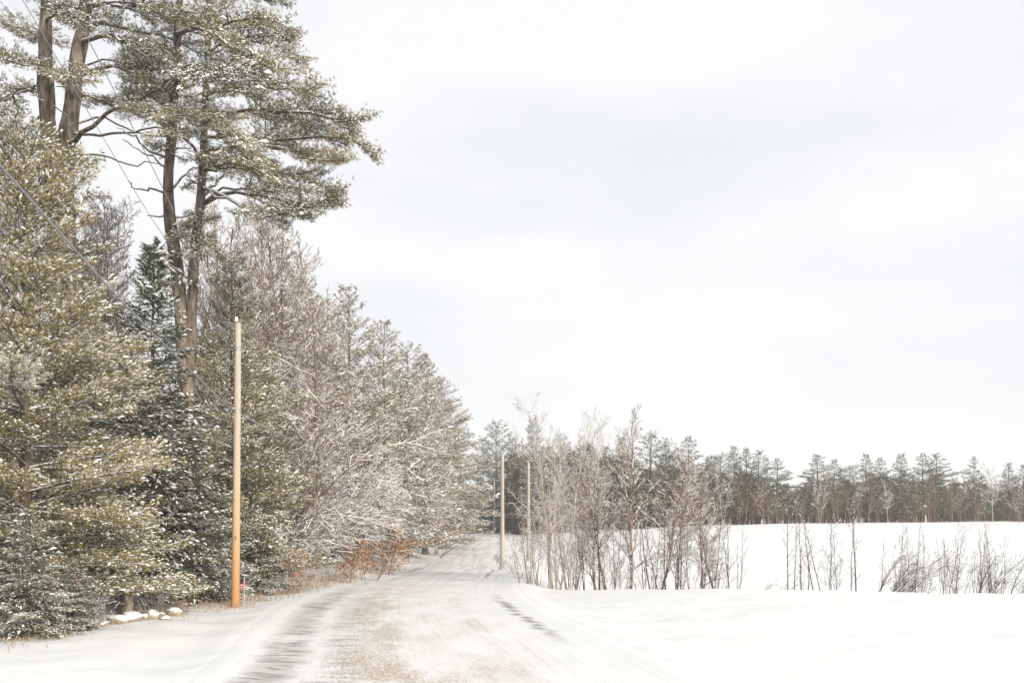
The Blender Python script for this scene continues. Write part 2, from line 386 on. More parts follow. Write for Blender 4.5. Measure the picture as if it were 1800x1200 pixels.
def tufts(g, rng, pos, d, size, snow_p, tint, kind='pine', nb=8, w=.10, flat=.5, snow_s=1.0):
    n = len(pos); NV = 5
    Fm = frames(d); which = rng.integers(0, NV, n); size = np.asarray(size)*np.ones(n); tint = np.asarray(tint)*np.ones(n)
    cl = .5+.5*np.sin(pos[:, 0]*2.3+1.7*np.sin(pos[:, 2]*1.9))*np.sin(pos[:, 1]*2.6+pos[:, 2]*1.3); snow_p = np.clip(snow_p*(.55+.8*cl), 0, 1)
    rl = rng.uniform(0, 2*PI, n) if kind == 'pine' else rng.normal(0, .3, n)
    Fr = roll(Fm, rl); Fs = roll(Fm, rng.normal(0, .25, n)); sn = rng.random(n) < snow_p
    for k in range(NV):
        T, Fc = (pine_tuft if kind == 'pine' else spray_tuft)(rng, nb, w); m = which == k
        if m.any():
            V, f = inst(T, Fc, pos[m], Fr[m], size[m]); tt = np.repeat(tint[m], len(T)) + rng.normal(0, .10, m.sum()*len(T))
            g.add(V, f, 0, np.clip(tt, 0, 1))
        big = m & (rng.random(n) < (.035 if kind == 'pine' else .02)*min(1, snow_p.mean()*1.6))
        if big.any():
            T, Fc = snow_blob(rng, .55); V, f = inst(T, Fc, pos[big], Fs[big], size[big]*rng.uniform(1.4, 2.1, big.sum())*snow_s); g.add(V, f, 1, .5)
        m = m & sn
        if m.any():
            T, Fc = snow_blob(rng, flat); V, f = inst(T, Fc, pos[m], Fs[m], size[m]*rng.uniform(.6, 1.25, m.sum())*snow_s); g.add(V, f, 1, .5)

def branch_pts(base, az, L, e0, curve, rng, n=7, wob=.05):
    s = np.linspace(0, 1, n); az_ = az + np.cumsum(rng.normal(0, wob, n)); h = np.array([np.cos(az_), np.sin(az_)]).T
    st = np.diff(s, prepend=0)[:, None]*L*math.cos(e0)
    xy = np.cumsum(h*st, 0); z = L*(math.sin(e0)*s + curve*s*s) + np.cumsum(rng.normal(0, wob*.25, n))*L*.2
    return np.column_stack([xy, z]) + np.asarray(base)
class Crown:
    """limbs -> side shoots -> tufts, gathered for a whole tree"""
    def __init__(s, rng): s.rng = rng; s.O = []; s.D = []; s.L = []; s.t = []; s.up = []
    def limb(s, pts, L, s0, n2, l2, droop=0.0, ang=(.6, 1.05), tint=.5, tip=True):
        """side shoots along the limb polyline pts from fraction s0 outwards"""
        rng = s.rng; m = len(pts); ss = s0 + (1-s0)*(np.arange(n2)+rng.random(n2))/n2
        f = ss*(m-1); i = np.minimum(f.astype(int), m-2); fr = (f-i)[:, None]
        o = pts[i]*(1-fr) + pts[i+1]*fr; d = nrm(pts[i+1]-pts[i])
        side = nrm(np.cross(d, [0, 0, 1.0])); sg = np.where(np.arange(n2) % 2, 1, -1)[:, None]
        a = rng.uniform(ang[0], ang[1], n2)[:, None]*(1-.35*ss[:, None])
        dd = d*np.cos(a) + side*sg*np.sin(a); dd[:, 2] += rng.normal(.10-droop, .16, n2)
        k = (ss-s0)/(1-s0); ll = l2*(.45+.9*np.sin(np.clip(k*.8+.15, 0, 1)*PI))*rng.uniform(.7, 1.2, n2)
        s.O.append(o); s.D.append(nrm(dd)); s.L.append(ll); s.t.append(np.full(n2, tint)+rng.normal(0, .08, n2)); s.up.append(np.full(n2, droop))
        if tip:
            s.O.append(pts[-2:-1]); s.D.append(nrm(pts[-1:]-pts[-2:-1])); s.L.append(np.array([np.linalg.norm(pts[-1]-pts[-2])+l2*.5])); s.t.append(np.array([tint])); s.up.append(np.array([droop]))
    def build(s, g, gw, step, size, snow_p, kind='pine', nb=8, w=.1, jit=.07, r2=.010, flat=.5, snow_s=1.0, curl=.18, wmat=0, start=.15):
        rng = s.rng; O = np.concatenate(s.O); D = np.concatenate(s.D); L = np.concatenate(s.L); T = np.concatenate(s.t); U = np.concatenate(s.up)
        k = np.maximum(2, (L/step).astype(int)); idx = np.repeat(np.arange(len(O)), k)
        first = np.repeat(np.cumsum(k)-k, k); fr = start + (1-start)*((np.arange(len(idx))-first)+rng.random(len(idx)))/k[idx]
        lat = np.cross(D, [0, 0, 1.0]); lat = nrm(lat)
        pos = O[idx] + D[idx]*(L[idx]*fr)[:, None]
        pos[:, 2] += (curl-U[idx]*.8)*L[idx]*fr*fr
        pos += lat[idx]*rng.normal(0, jit*1.3, len(idx))[:, None]*(1.2-.6*fr)[:, None]; pos[:, 2] += rng.normal(0, jit*.7, len(idx))
        d = D[idx] + lat[idx]*rng.normal(0, .55, len(idx))[:, None]; d[:, 2] += rng.normal(.16-U[idx]*.7, .22, len(idx))
        sz = size*rng.uniform(.75, 1.25, len(idx))
        tufts(g, rng, pos, d, sz, snow_p, T[idx], kind, nb, w, flat, snow_s)
        if r2:
            E = O + D*L[:, None]*.9; E[:, 2] += (curl-U*.8)*L*.8; Mi = O + D*L[:, None]*.5; Mi[:, 2] += (curl-U*.8)*L*.22
            V, f = segs(O, Mi, np.full(len(O), r2), np.full(len(O), r2*.8), 3, PI/2); gw.add(V, f, wmat)
            V, f = segs(Mi, E, np.full(len(O), r2*.8), np.full(len(O), r2*.4), 3, PI/2); gw.add(V, f, wmat)
        return len(idx)
def limb_wood(gw, pts, r0, r1, wmat=0, snow=True, sides=5, bend=None):
    r = np.linspace(r0, r1, len(pts)); V, f = segs(pts[:-1], pts[1:], r[:-1], r[1:]*1.02, sides, PI/2); gw.add(V, f, wmat)
    if snow:
        h = pts.copy(); h[:, 2] += r*.55+.004; V, f = segs(h[:-1], h[1:], r[:-1]*.85+.004, r[1:]*.85+.004, 4, 0); gw.add(V, f, 1)

def trunk_at(tp, h):
    """point on the trunk polyline at height h"""
    return np.array([np.interp(h, tp[:, 2], tp[:, 0]), np.interp(h, tp[:, 2], tp[:, 1]), h])
def wavy_trunk(rng, H, lean=(0, 0), wob=.05, n=10):
    z = np.linspace(0, H, n); p = np.column_stack([np.cumsum(rng.normal(0, wob, n))*1.0, np.cumsum(rng.normal(0, wob, n)), z])
    p[:, 0] += lean[0]*z/H; p[:, 1] += lean[1]*z/H; p[0, :2] = 0; return p

def make_conifer(seed, H, R, first=.1, style='pine', nbr=70, step=.10, size=.16, snow_p=.5, mats=None, r0=.16, n2=14, l2=.55,
                 nb=8, w=.1, e=(.15, .45), curve=-.12, shape=.75, lean=(0, 0), droop=0.0, jit=.07, r2=.010, flat=.5, irr=.3, azb=None, tint=.5, s0=.25, snow_s=1.0, ragged=0.0, curl=.18, whorl=0):
    """returns (trunk geometry, crown geometry); the base stands at the origin"""
    rng = np.random.default_rng(seed); gw = Geo(); gc = Geo()
    tp = wavy_trunk(rng, H, lean, .03*H/10); add_tube(gw, tp, np.interp(tp[:, 2], [0, .6, H*.5, H], [r0*1.25, r0, r0*.6, .012]), 9, 0, rng, .05)
    cw = Crown(rng)
    for i in range(nbr):
        u = (i+rng.random())/nbr if not whorl else min(1, ((i//whorl)*whorl+rng.normal(whorl*.5, whorl*.10))/nbr); h = H*(first + (0.985-first)*u); t_ = (h/H-first)/(1-first)
        if style == 'spruce': Lb = R*(1-t_)**.85*(.6+.4*min(1, t_*6)) + .12
        elif style == 'tall': Lb = R*(math.sin(min(1, t_*.82+.16)*PI)**.7)*(1-.25*t_) + .3
        elif style == 'column': Lb = R*(.66*(1-t_)**.42+.34*(1-t_)**3)*(.8+.2*min(1, t_*6)) + .15
        else: Lb = R*((1-t_)**shape)*(.72+.28*min(1, t_*5)) + .2
        Lb *= 1 + rng.normal(0, irr*.5)
        if rng.random() < ragged: Lb *= .45
        Lb = max(.2, Lb)
        az = (i*2.39996 + rng.normal(0, .35))
        if azb is not None and rng.random() < azb[1]: az = azb[0] + rng.normal(0, .7)
        ee = np.interp(t_, [0, 1], [e[0], e[1]]) + rng.normal(0, .09)
        p = branch_pts(trunk_at(tp, h), az, Lb, ee, curve, rng, 7, .06)
        rb = .007 + .0075*Lb
        limb_wood(gw, p, rb, .006, 0, style != 'spruce')
        cw.limb(p, Lb, s0 if Lb > 1 else .1, max(4, int(n2*Lb/R)+2), l2*min(1, .15+Lb/R), droop, tint=np.clip(tint+rng.normal(0, .14), 0, 1))
    n = cw.build(gc, gw, step, size, snow_p, 'spray' if style == 'spruce' else 'pine', nb, w, jit, r2, flat, snow_s, curl)
    return gw, gc
def make_bare(seed, H, stems=1, nlimb=16, spread=.8, up=.25, lv=3, first=.25, r0=.09, bias=(0, 0), wob=.12, kids=(7, 6, 5), lens=(.42, .5, .5), rmin=.006, snowcap=.0, sm=1, stemspread=.25, wander=.06, base_r=.25, lo_ang=.6, sides=4):
    """leafless tree or many-stemmed shrub; returns one geometry"""
    rng = np.random.default_rng(seed); gw = Geo(); A, B, RA, RB = [], [], [], []
    todo = []
    for s in range(stems):
        a = rng.uniform(0, 2*PI); hs = H*(1 if s == 0 else rng.uniform(.45, .95))
        b0 = np.array([math.cos(a), math.sin(a), 0])*base_r*rng.random()*(stems > 1)
        d = np.array([math.cos(a)*stemspread*rng.uniform(.2, 1)*(stems > 1), math.sin(a)*stemspread*rng.uniform(.2, 1)*(stems > 1), 1.0]) + np.array([bias[0], bias[1], 0])*.5
        todo.append((b0, d/np.linalg.norm(d), hs, r0*hs/H*rng.uniform(.75, 1.1) if s else r0, 0))
    while todo:
        p, d, L, r, lev = todo.pop(); n = 9 if lev == 0 else (5 if lev == 1 else 3)
        pts = [p]; dirs = [d]
        for i in range(n):
            tr = up*.4 if lev else .03
            d = d + rng.normal(0, wander if lev == 0 else wob, 3) + np.array([bias[0]*(.05 if lev == 0 else .12), bias[1]*(.05 if lev == 0 else .12), tr*.35])
            d = d/np.linalg.norm(d); p = p + d*L/n; pts.append(p); dirs.append(d)
        rr = np.linspace(r, max(rmin*.6, r*.22), n+1)
        for i in range(n): A.append(pts[i]); B.append(pts[i+1]); RA.append(rr[i]); RB.append(rr[i+1])
        if lev < lv:
            k = nlimb if lev == 0 else kids[min(lev-1, len(kids)-1)]
            k = max(2, int(k*rng.uniform(.8, 1.2))) if lev else max(3, int(k*L/H))
            for j in range(k):
                f = (first if lev == 0 else .2) + (1-(first if lev == 0 else .2))*(j+rng.random())/k; f = min(f, .98)*n; i = int(f)
                q = pts[i] + (pts[i+1]-pts[i])*(f-i); dd = dirs[i]
                o = np.cross(dd, rng.normal(size=3)); o /= np.linalg.norm(o); a = rng.uniform(lo_ang, 1.1)*spread
                nd = dd*math.cos(a) + o*math.sin(a); nd[2] += up*.25; nd /= np.linalg.norm(nd)
                cl = L*lens[min(lev, len(lens)-1)]*(1.15-.75*f/n)*rng.uniform(.6, 1.2)
                cr_ = max(rmin, rr[i]*.5)
                todo.append((q, nd, cl, cr_, lev+1))
    A, B, RA, RB = map(np.array, (A, B, RA, RB)); RA = np.maximum(RA, rmin); RB = np.maximum(RB, rmin*.7)
    big = RA > .03
    V, f = segs(A[big], B[big], RA[big], RB[big], 7); gw.add(V, f, 0)
    V, f = segs(A[~big], B[~big], RA[~big], RB[~big], sides, 0 if sides == 4 else PI/2); gw.add(V, f, 0)
    if snowcap > 0:
        hz = np.abs(nrm(B-A)[:, 2]) < .88; m = hz & (rng.random(len(A)) < snowcap)
        up_ = np.zeros((m.sum(), 3)); up_[:, 2] = 1
        V, f = segs(A[m]+up_*(RA[m]*.7+.003)[:, None], B[m]+up_*(RB[m]*.7+.003)[:, None], RA[m]*.9+.004*sm, RB[m]*.9+.004*sm, 4, 0); gw.add(V, f, 1)
    gw.tips = B[RA < rmin*1.5]; gw.nseg = len(A)
    return gw

# ------------------------------------------------------------------ placing trees
LIB = {}
def lib(key, H, parts): LIB[key] = (H, parts)      # parts: list of (name, mesh)
def place(key, name, px, Y, top, label, cat, group=None, rz=0.0, width=1.0, dx=0.0, z=None, mirror=False):
    H, parts = LIB[key]; X = (px-900)/F*Y + dx
    zg = float(gz(X, Y)) if z is None else z
    s = (topz(top, Y)-zg)/H
    o = empty(name, (X, Y, zg-.05), rz, (s*width, s*width, s)); tag(o, label, cat, group)
    for pn, me in parts:
        c = bpy.data.objects.new(pn, me); COL.objects.link(c); c.parent = o
    return o
def conifer_lib(key, H, mats_w, mats_c, **kw):
    gw, gc = make_conifer(H=H, **kw)
    lib(key, H, [('trunk', gw.mesh('trunk', mats_w, True)), ('crown', gc.mesh('crown', mats_c))])
    return gw, gc
def bare_lib(key, H, mats, leaves=None, **kw):
    gw = make_bare(H=H, **kw); parts = [('branches' if kw.get('stems', 1) > 1 else 'trunk', gw.mesh('trunk', mats, True))]
    lib(key, H, parts); return gw

# ================================================================== LEFT WOOD
# near bushy white pine at the left edge
conifer_lib('near_pine', 11.0, [M_bark, M_snow], [M_pine, M_snow], seed=11, whorl=10, R=3.7, style='column', first=.05, nbr=230, step=.07, size=.125, snow_p=.8, n2=30, l2=.75, s0=.14, irr=.5,
            nb=8, w=.085, e=(-.02, .75), curve=-.05, shape=.62, r0=.16, jit=.065, tint=.6, snow_s=1.0)
place('near_pine', 'pine_tree', 38, 20, 235, 'big bushy snow-dusted white pine filling the left edge beside the road', 'pine tree', 'snowy pines along the left side of the road', rz=.4)
conifer_lib('pine_b', 12.0, [M_bark, M_snow], [M_pine, M_snow], seed=21, whorl=8, R=3.0, style='column', first=.06, nbr=170, step=.085, size=.145, snow_p=.78, n2=24, l2=.7, s0=.14, irr=.5, snow_s=1.1,
            nb=8, w=.09, e=(.0, .7), curve=-.05, shape=.6, r0=.16, jit=.08, tint=.55)
place('pine_b', 'pine_tree', 412, 30.5, 455, 'olive green snowy pine right behind the nearest wooden utility pole', 'pine tree', 'snowy pines along the left side of the road', rz=2.0, width=.8)
place('pine_b', 'pine_tree', 455, 34, 640, 'lower snow-covered pine just to the right of the nearest utility pole', 'pine tree', 'snowy pines along the left side of the road', rz=4.2, width=1.2)
place('pine_b', 'pine_tree', -60, 25, 420, 'snowy pine cut off by the left edge of the photo behind the bushy one', 'pine tree', 'snowy pines along the left side of the road', rz=1.0)
place('pine_b', 'pine_tree', 165, 29, 580, 'snowy pine between the bushy left pine and the dark spruce', 'pine tree', 'snowy pines along the left side of the road', rz=3.3, width=1.1)
# dark spruces and hemlocks
conifer_lib('spruce', 10.0, [M_bark, M_snow], [M_spruce, M_snow], seed=31, R=1.75, first=.04, style='spruce', nbr=290, step=.10, size=.24, snow_p=.55, n2=12, l2=.34,
            nb=6, w=.10, e=(-.35, .5), curve=.10, r0=.12, droop=.18, jit=.03, tint=.35, s0=.12, snow_s=.8, flat=.4, irr=.35)
place('spruce', 'spruce_tree', 264, 25, 425, 'slender dark spruce with a pointed top beside the twin-trunked pine', 'spruce tree', 'dark snowy spruces', width=1.0)
conifer_lib('hemlock', 6.0, [M_bark, M_snow], [M_spruce, M_snow], seed=37, R=2.0, first=.03, style='spruce', nbr=120, step=.09, size=.21, snow_p=.55, n2=18, l2=.5,
            nb=7, w=.12, e=(-.30, .5), curve=.02, r0=.07, droop=.22, jit=.04, tint=.78, s0=.10, snow_s=.8, flat=.45, irr=.4)
HG = 'young hemlocks with drooping snowy sprays'
place('hemlock', 'hemlock_tree', 55, 17.2, 890, 'young hemlock with drooping snowy sprays in the bottom left corner', 'hemlock tree', HG, rz=.3, width=1.05)
place('hemlock', 'hemlock_tree', 128, 18.5, 985, 'low hemlock beside the snowy stones at the far left', 'hemlock tree', HG, rz=2.2, width=1.3)
place('hemlock', 'hemlock_tree', -20, 18.0, 830, 'hemlock half cut off by the left edge of the photo', 'hemlock tree', HG, rz=4.1)
place('hemlock', 'hemlock_tree', 345, 26, 760, 'snowy hemlock under the twin-trunked pine left of the utility pole', 'hemlock tree', HG, rz=1.1, width=.95)
place('hemlock', 'hemlock_tree', 250, 25.5, 800, 'hemlock with snow-laden boughs behind the cut stump', 'hemlock tree', HG, rz=5.1, width=.85)
place('hemlock', 'hemlock_tree', 470, 30, 905, 'small hemlock right of the foot of the nearest utility pole', 'hemlock tree', HG, rz=3.0, width=.9)
place('hemlock', 'hemlock_tree', 425, 31, 850, 'snow-laden hemlock straight behind the foot of the nearest utility pole', 'hemlock tree', HG, rz=.9, width=.8)

# tall pines: hand-laid trunks and limbs
def pine_from_limbs(name, seed, Y, trunks, limbs, label, group, r=(.30, .08), dens=1.08, extra=()):
    """trunks: [(px,py) ...] polylines; limbs: (points (px,py,dY), foliage start, side-shoot length, number)"""
    rng = np.random.default_rng(seed); t0 = trunks[0][0][0]
    X0, Y0, Z0 = gpt(t0[0], Y); org = np.array([X0, Y0, Z0-.1]); o = empty(name, tuple(org)); tag(o, label, 'pine tree', group)
    gc = Geo(); tws = Geo(); cw = Crown(rng)
    limbs = [L if L[3] < 7 else ([(L[0][0][0]+(x-L[0][0][0])*(.95 if L[0][-1][0] > 600 else .86), L[0][0][1]+(y-L[0][0][1])*.95, (d[0] if d else 0)) for x, y, *d in L[0]],)+tuple(L[1:]) for L in limbs]
    for pts, ra, rb in trunks:
        q = np.array([P(x, y, Y+(d[0] if d else 0)) for x, y, *d in pts]) - org; q[0, 2] = min(q[0, 2], 0) if pts is trunks[0][0] else q[0, 2]
        m = 28; tt = np.linspace(0, len(q)-1, m); q2 = np.column_stack([np.interp(tt, np.arange(len(q)), q[:, k]) for k in range(3)])
        for _ in range(3): q2[1:-1] = (q2[:-2]+2*q2[1:-1]+q2[2:])/4
        gt = Geo(); add_tube(gt, q2, np.linspace(ra, rb, m)*rng.uniform(.92, 1.08, m), 14, 0, rng, .07); gt.obj('trunk', [M_bark_red], o, True)
    more = []
    for L in limbs:
        if L[3] >= 7 and L[2] > .6 and rng.random() < .65:
            for q_ in range(1):
                ox, oy, od = rng.uniform(-12, 12), rng.uniform(-16, 12), rng.choice([-1.6, 1.6]); m_ = len(L[0])-1
                more.append(([(x+ox*k/m_, y+oy*min(1, k+.3), (d[0] if d else 0)+od*k/m_) for k, (x, y, *d) in enumerate(L[0])], max(.15, L[1]-.05), L[2], L[3], .045))
    for L in list(limbs)+more:
        pts, s0, l2, n2 = L[:4]; n2 = int(n2*dens); rad = L[4] if len(L) > 4 else None
        q = np.array([P(x, y, Y+(d[0] if d else 0)) for x, y, *d in pts]) - org
        m = 12; tt = np.linspace(0, len(q)-1, m); q2 = np.column_stack([np.interp(tt, np.arange(len(q)), q[:, k]) for k in range(3)])
        q2[1:-1] = (q2[:-2]+2*q2[1:-1]+q2[2:])/4; q2[1:-1] += rng.normal(0, .04, (m-2, 3))
        ln = np.linalg.norm(np.diff(q2, axis=0), axis=1).sum()
        gb = Geo(); limb_wood(gb, q2, (rad*.8 if rad else .016+.009*ln), .012, 0, True, 7); gb.obj('branch', [M_bark, M_snow], o, True)
        if n2:
            # forks, each carrying side shoots of its own
            base_t = np.clip(.5+rng.normal(0, .16), 0, 1)
            cw.limb(q2, ln, s0, n2*2, l2*.55, .02, tint=base_t)
            ii = np.linspace(s0, .95, max(3, int(ln*1.25)))
            for k, u in enumerate(ii):
                f = u*(m-1); i = min(int(f), m-2); b0 = q2[i]+(q2[i+1]-q2[i])*(f-i); d = nrm(q2[i+1]-q2[i])
                sgn = 1 if k % 2 else -1; side = np.cross(d, [0, 0, 1.0]); side /= max(np.linalg.norm(side), 1e-6)
                a = rng.uniform(.45, .95); dd = d*math.cos(a)+side*sgn*math.sin(a); dd[2] += rng.normal(.10, .20); dd /= np.linalg.norm(dd)
                fl = l2*rng.uniform(1.0, 2.0)*(1.2-.8*u)
                fp = np.array([b0+dd*fl*x_+np.array([0, 0, -.06*fl*x_*x_]) for x_ in np.linspace(0, 1, 6)])
                limb_wood(tws, fp, .02, .008, 0, True, 4); cw.limb(fp, fl, .12, int(n2*.9), l2*.55, .02, tint=np.clip(base_t+rng.normal(0, .1), 0, 1))
    if len(trunks) > 1:      # caked snow in the fork and on the burls
        for x_, y_, sz in ((318, 487, .42), (338, 497, .34), (331, 722, .30), (330, 738, .42), (326, 762, .22), (322, 560, .2)):
            gs = Geo()
            for q_ in range(4):
                T, Fc = snow_blob(rng, .9); c0 = P(x_+rng.uniform(-4, 4), y_+rng.uniform(-7, 7), Y-.22)-org
                V_, f_ = inst(T, Fc, c0[None], frames(rng.normal(0, 1, (1, 3))*[1, .4, 1.2]), np.array([sz*rng.uniform(.6, 1)])); gs.add(V_, f_)
            gs.obj('snow_patch', [M_snow], o, True)
    # stubs of dead limbs
    for q_ in range(9):
        pl = trunks[int(rng.integers(len(trunks)))][0]; k_ = int(rng.integers(1, len(pl)-1)); x_, y_ = pl[k_][0], pl[k_][1]+rng.uniform(-30, 30)
        if not 150 < y_ < 620: continue
        b0 = P(x_, y_, Y)-org; sg = rng.choice([-1, 1]); L_ = rng.uniform(.35, .8)
        fp = np.array([b0, b0+[sg*L_*.5, rng.uniform(-.2, .2), rng.uniform(-.08, .1)], b0+[sg*L_, rng.uniform(-.3, .3), rng.uniform(-.15, .2)]]); gb = Geo(); limb_wood(gb, fp, .03, .012, 0, True, 5); gb.obj('branch', [M_bark, M_snow], o, True)
    cw.build(gc, tws, .075, .135, .80, 'pine', 8, .08, .06, .009, .5, 1.1)
    tws.obj('twigs', [M_bark, M_snow], o, True); gc.obj('crown', [M_pine, M_snow], o)
    return o
TP = 'tall white pines rising out of the top of the picture'
pine_from_limbs('pine_tree', 41, 30,
    [([(112, 1000), (108, 600), (95, 300), (82, 200), (78, 60), (88, -60), (90, -180)], .36, .13)],
    [([(80, 100), (40, 110, -.5), (0, 95, -1), (-40, 105, -1.5)], .15, .9, 10),
     ([(82, 160), (50, 150, .5), (10, 165, 1), (-20, 175, 1)], .3, .7, 8),
     ([(80, 40), (110, 20, -1.5), (150, 35, -2.5)], .2, .9, 9),
     ([(82, 120), (110, 135, -2), (140, 120, -3)], .2, .8, 8),
     ([(84, 0), (40, -20, -1), (0, -10, -2)], .2, 1.0, 9),
     ([(86, -40), (130, -60, 1), (180, -50, 2)], .2, 1.0, 9),
     ([(84, 60), (60, 60, 2), (30, 50, 4)], .2, .9, 8),
     ([(90, 222), (60, 205, 0), (38, 200, 0)], 1, .2, 0, .045),
     ([(90, 212, 0), (70, 168, -.5), (52, 167, -1)], 1, .2, 0, .03)],
    'leftmost tall white pine with a straight reddish trunk leaving the top of the photo', TP)
pine_from_limbs('pine_tree', 43, 31,
    [([(118, 1000), (118, 600), (112, 300), (118, 250), (128, 180), (136, 100), (150, 30), (158, -60), (165, -180)], .38, .14)],
    [([(137, 132), (160, 122, -.5), (200, 118, -1), (245, 128, -1.5), (290, 122, -2)], .55, .8, 9, .10),
     ([(115, 255), (150, 235, -1), (210, 185, -1.5), (260, 170, -2), (310, 155, -2.5), (330, 150, -3)], .45, .8, 9, .11),
     ([(120, 232), (190, 238, -1), (260, 226, -2), (325, 226, -2.5)], .95, .3, 0, .06),
     ([(122, 225), (180, 205, 1), (240, 238, 1), (330, 246, 1)], .95, .3, 0, .045),
     ([(118, 270), (170, 272, 0), (230, 288, 0), (285, 290, 1)], .98, .3, 0, .04),
     ([(150, 10), (200, 5, -1), (270, 12, -2), (345, 30, -3), (400, 50, -3.5)], .35, 1.0, 14, .10),
     ([(148, 40), (200, 45, 0), (270, 55, .5), (330, 75, 1), (390, 100, 1)], .4, .95, 14, .10),
     ([(142, 75), (190, 62, -2), (240, 75, -3), (300, 95, -4)], .3, .95, 12),
     ([(154, -30), (220, -50, 0), (300, -45, 0), (390, -20, 0)], .3, 1.1, 14),
     ([(132, 160), (160, 170, 2), (200, 185, 3), (250, 200, 4)], .3, .8, 10),
     ([(150, 20), (120, 10, 2), (100, 15, 3)], .3, .7, 7),
     ([(158, -70), (210, -100, -2), (290, -110, -3), (350, -90, -3)], .2, 1.1, 12)],
    'tall white pine with long limbs reaching right, second trunk from the left edge', TP)
pine_from_limbs('pine_tree', 47, 29,
    [([(326, 1010), (327, 850), (326, 730), (322, 620), (316, 490), (300, 400), (292, 330), (300, 270), (306, 180), (312, 60), (318, -60), (320, -170)], .26, .09),
     ([(329, 720), (336, 600), (338, 500), (344, 420), (354, 340), (357, 285), (362, 150), (368, 20), (372, -90)], .19, .07)],
    [([(358, 358), (375, 345), (410, 338), (450, 335, -.5), (500, 352, -1), (550, 368, -1.5), (606, 348, -2)], .42, .85, 13, .09),
     ([(356, 330), (400, 345, -1), (450, 378, -1.5), (500, 372, -2), (532, 378, -2.2)], .5, .8, 10),
     ([(358, 300), (390, 270, 1), (450, 290, 1), (520, 310, 1), (585, 325, 1)], .35, .9, 13),
     ([(360, 270), (420, 255, -.5), (500, 245, -1), (580, 235, -1.5), (655, 256, -2)], .30, 1.0, 17, .09),
     ([(360, 240), (420, 240, 1.5), (500, 262, 2), (560, 280, 2), (610, 285, 2)], .30, .95, 14),
     ([(362, 200), (430, 190, -1.5), (500, 195, -2), (560, 200, -3), (628, 212, -3.5)], .25, 1.0, 15),
     ([(362, 170), (420, 150, .5), (480, 150, 1), (530, 158, 1), (572, 166, 1)], .25, 1.0, 14),
     ([(364, 130), (410, 120, -2), (460, 115, -3), (505, 125, -4)], .2, 1.0, 12),
     ([(364, 100), (410, 80, .5), (470, 70, 1), (525, 80, 1)], .2, 1.0, 13),
     ([(366, 70), (400, 40, -1), (450, 30, -2), (495, 35, -3)], .2, 1.0, 12),
     ([(368, 30), (410, 0, 1), (450, -10, 1), (490, 0, 1)], .2, 1.0, 12),
     ([(370, -30), (410, -60, 0), (460, -70, 0)], .2, 1.1, 12),
     ([(310, 60), (350, 50, -3), (400, 70, -4), (440, 100, -4)], .2, 1.0, 12),
     ([(306, 150), (340, 130, -3), (380, 140, -4), (430, 160, -4.5)], .2, 1.0, 13),
     ([(304, 190), (345, 200, -3), (390, 225, -4), (440, 250, -4)], .2, 1.0, 13),
     ([(357, 290), (330, 250, -2), (300, 230, -3), (280, 235, -4)], .4, .7, 8),
     ([(310, 90), (280, 85, 1), (250, 100, 2), (225, 120, 2)], .3, .8, 9),
     ([(308, 140), (270, 150, 2), (230, 165, 3)], .3, .8, 9),
     ([(304, 200), (340, 175, 2), (380, 180, 3), (420, 200, 4)], .3, .9, 11),
     ([(357, 300), (390, 300, -2), (420, 290, -3), (460, 300, -3)], .3, .8, 10),
     ([(352, 350), (385, 315, .5), (400, 295, .5)], .9, .2, 0, .08),
     ([(297, 280), (260, 265, 0), (235, 240, -.5), (205, 225, -.5)], .98, .2, 0, .05),
     ([(296, 295), (255, 270, 0), (215, 245, 0)], .98, .2, 0, .035),
     ([(293, 335), (262, 335, 0), (240, 333, 0), (225, 320, 0)], .98, .2, 0, .04),
     ([(292, 345), (330, 300, .5), (350, 295, .8)], .98, .2, 0, .05),
     ([(312, 480), (300, 500, 0), (290, 540, 0), (285, 520)], .98, .1, 0, .05),
     ([(320, 395), (350, 400, -.8), (370, 385, -1)], .1, .5, 9),
     ([(300, 400), (320, 420, -.8), (335, 440, -1)], .1, .6, 9),
     ([(300, 270), (285, 255, -.6), (268, 262, -1)], .1, .5, 8),
     ([(302, 235), (275, 200, -.8), (240, 195, -1.2)], .15, .7, 10),
     ([(304, 200), (270, 170, .5), (235, 150, 1)], .2, .8, 11),
     ([(306, 160), (330, 200, -1.2), (350, 240, -1.6)], .1, .7, 11),
     ([(357, 290), (340, 310, -.6), (325, 330, -.8)], .1, .45, 8),
     ([(350, 370), (335, 385, -.6), (318, 405, -.9)], .05, .5, 9),
     ([(345, 410), (365, 420, -.6), (385, 440, -.9)], .05, .5, 9),
     ([(316, 440), (300, 450, -.6), (286, 470, -.8)], .05, .45, 8),
     ([(344, 430), (360, 440, -.8), (372, 470, -1)], .1, .5, 8)],
    'tall twin-trunked white pine with a long plumed limb reaching right over the road', TP)

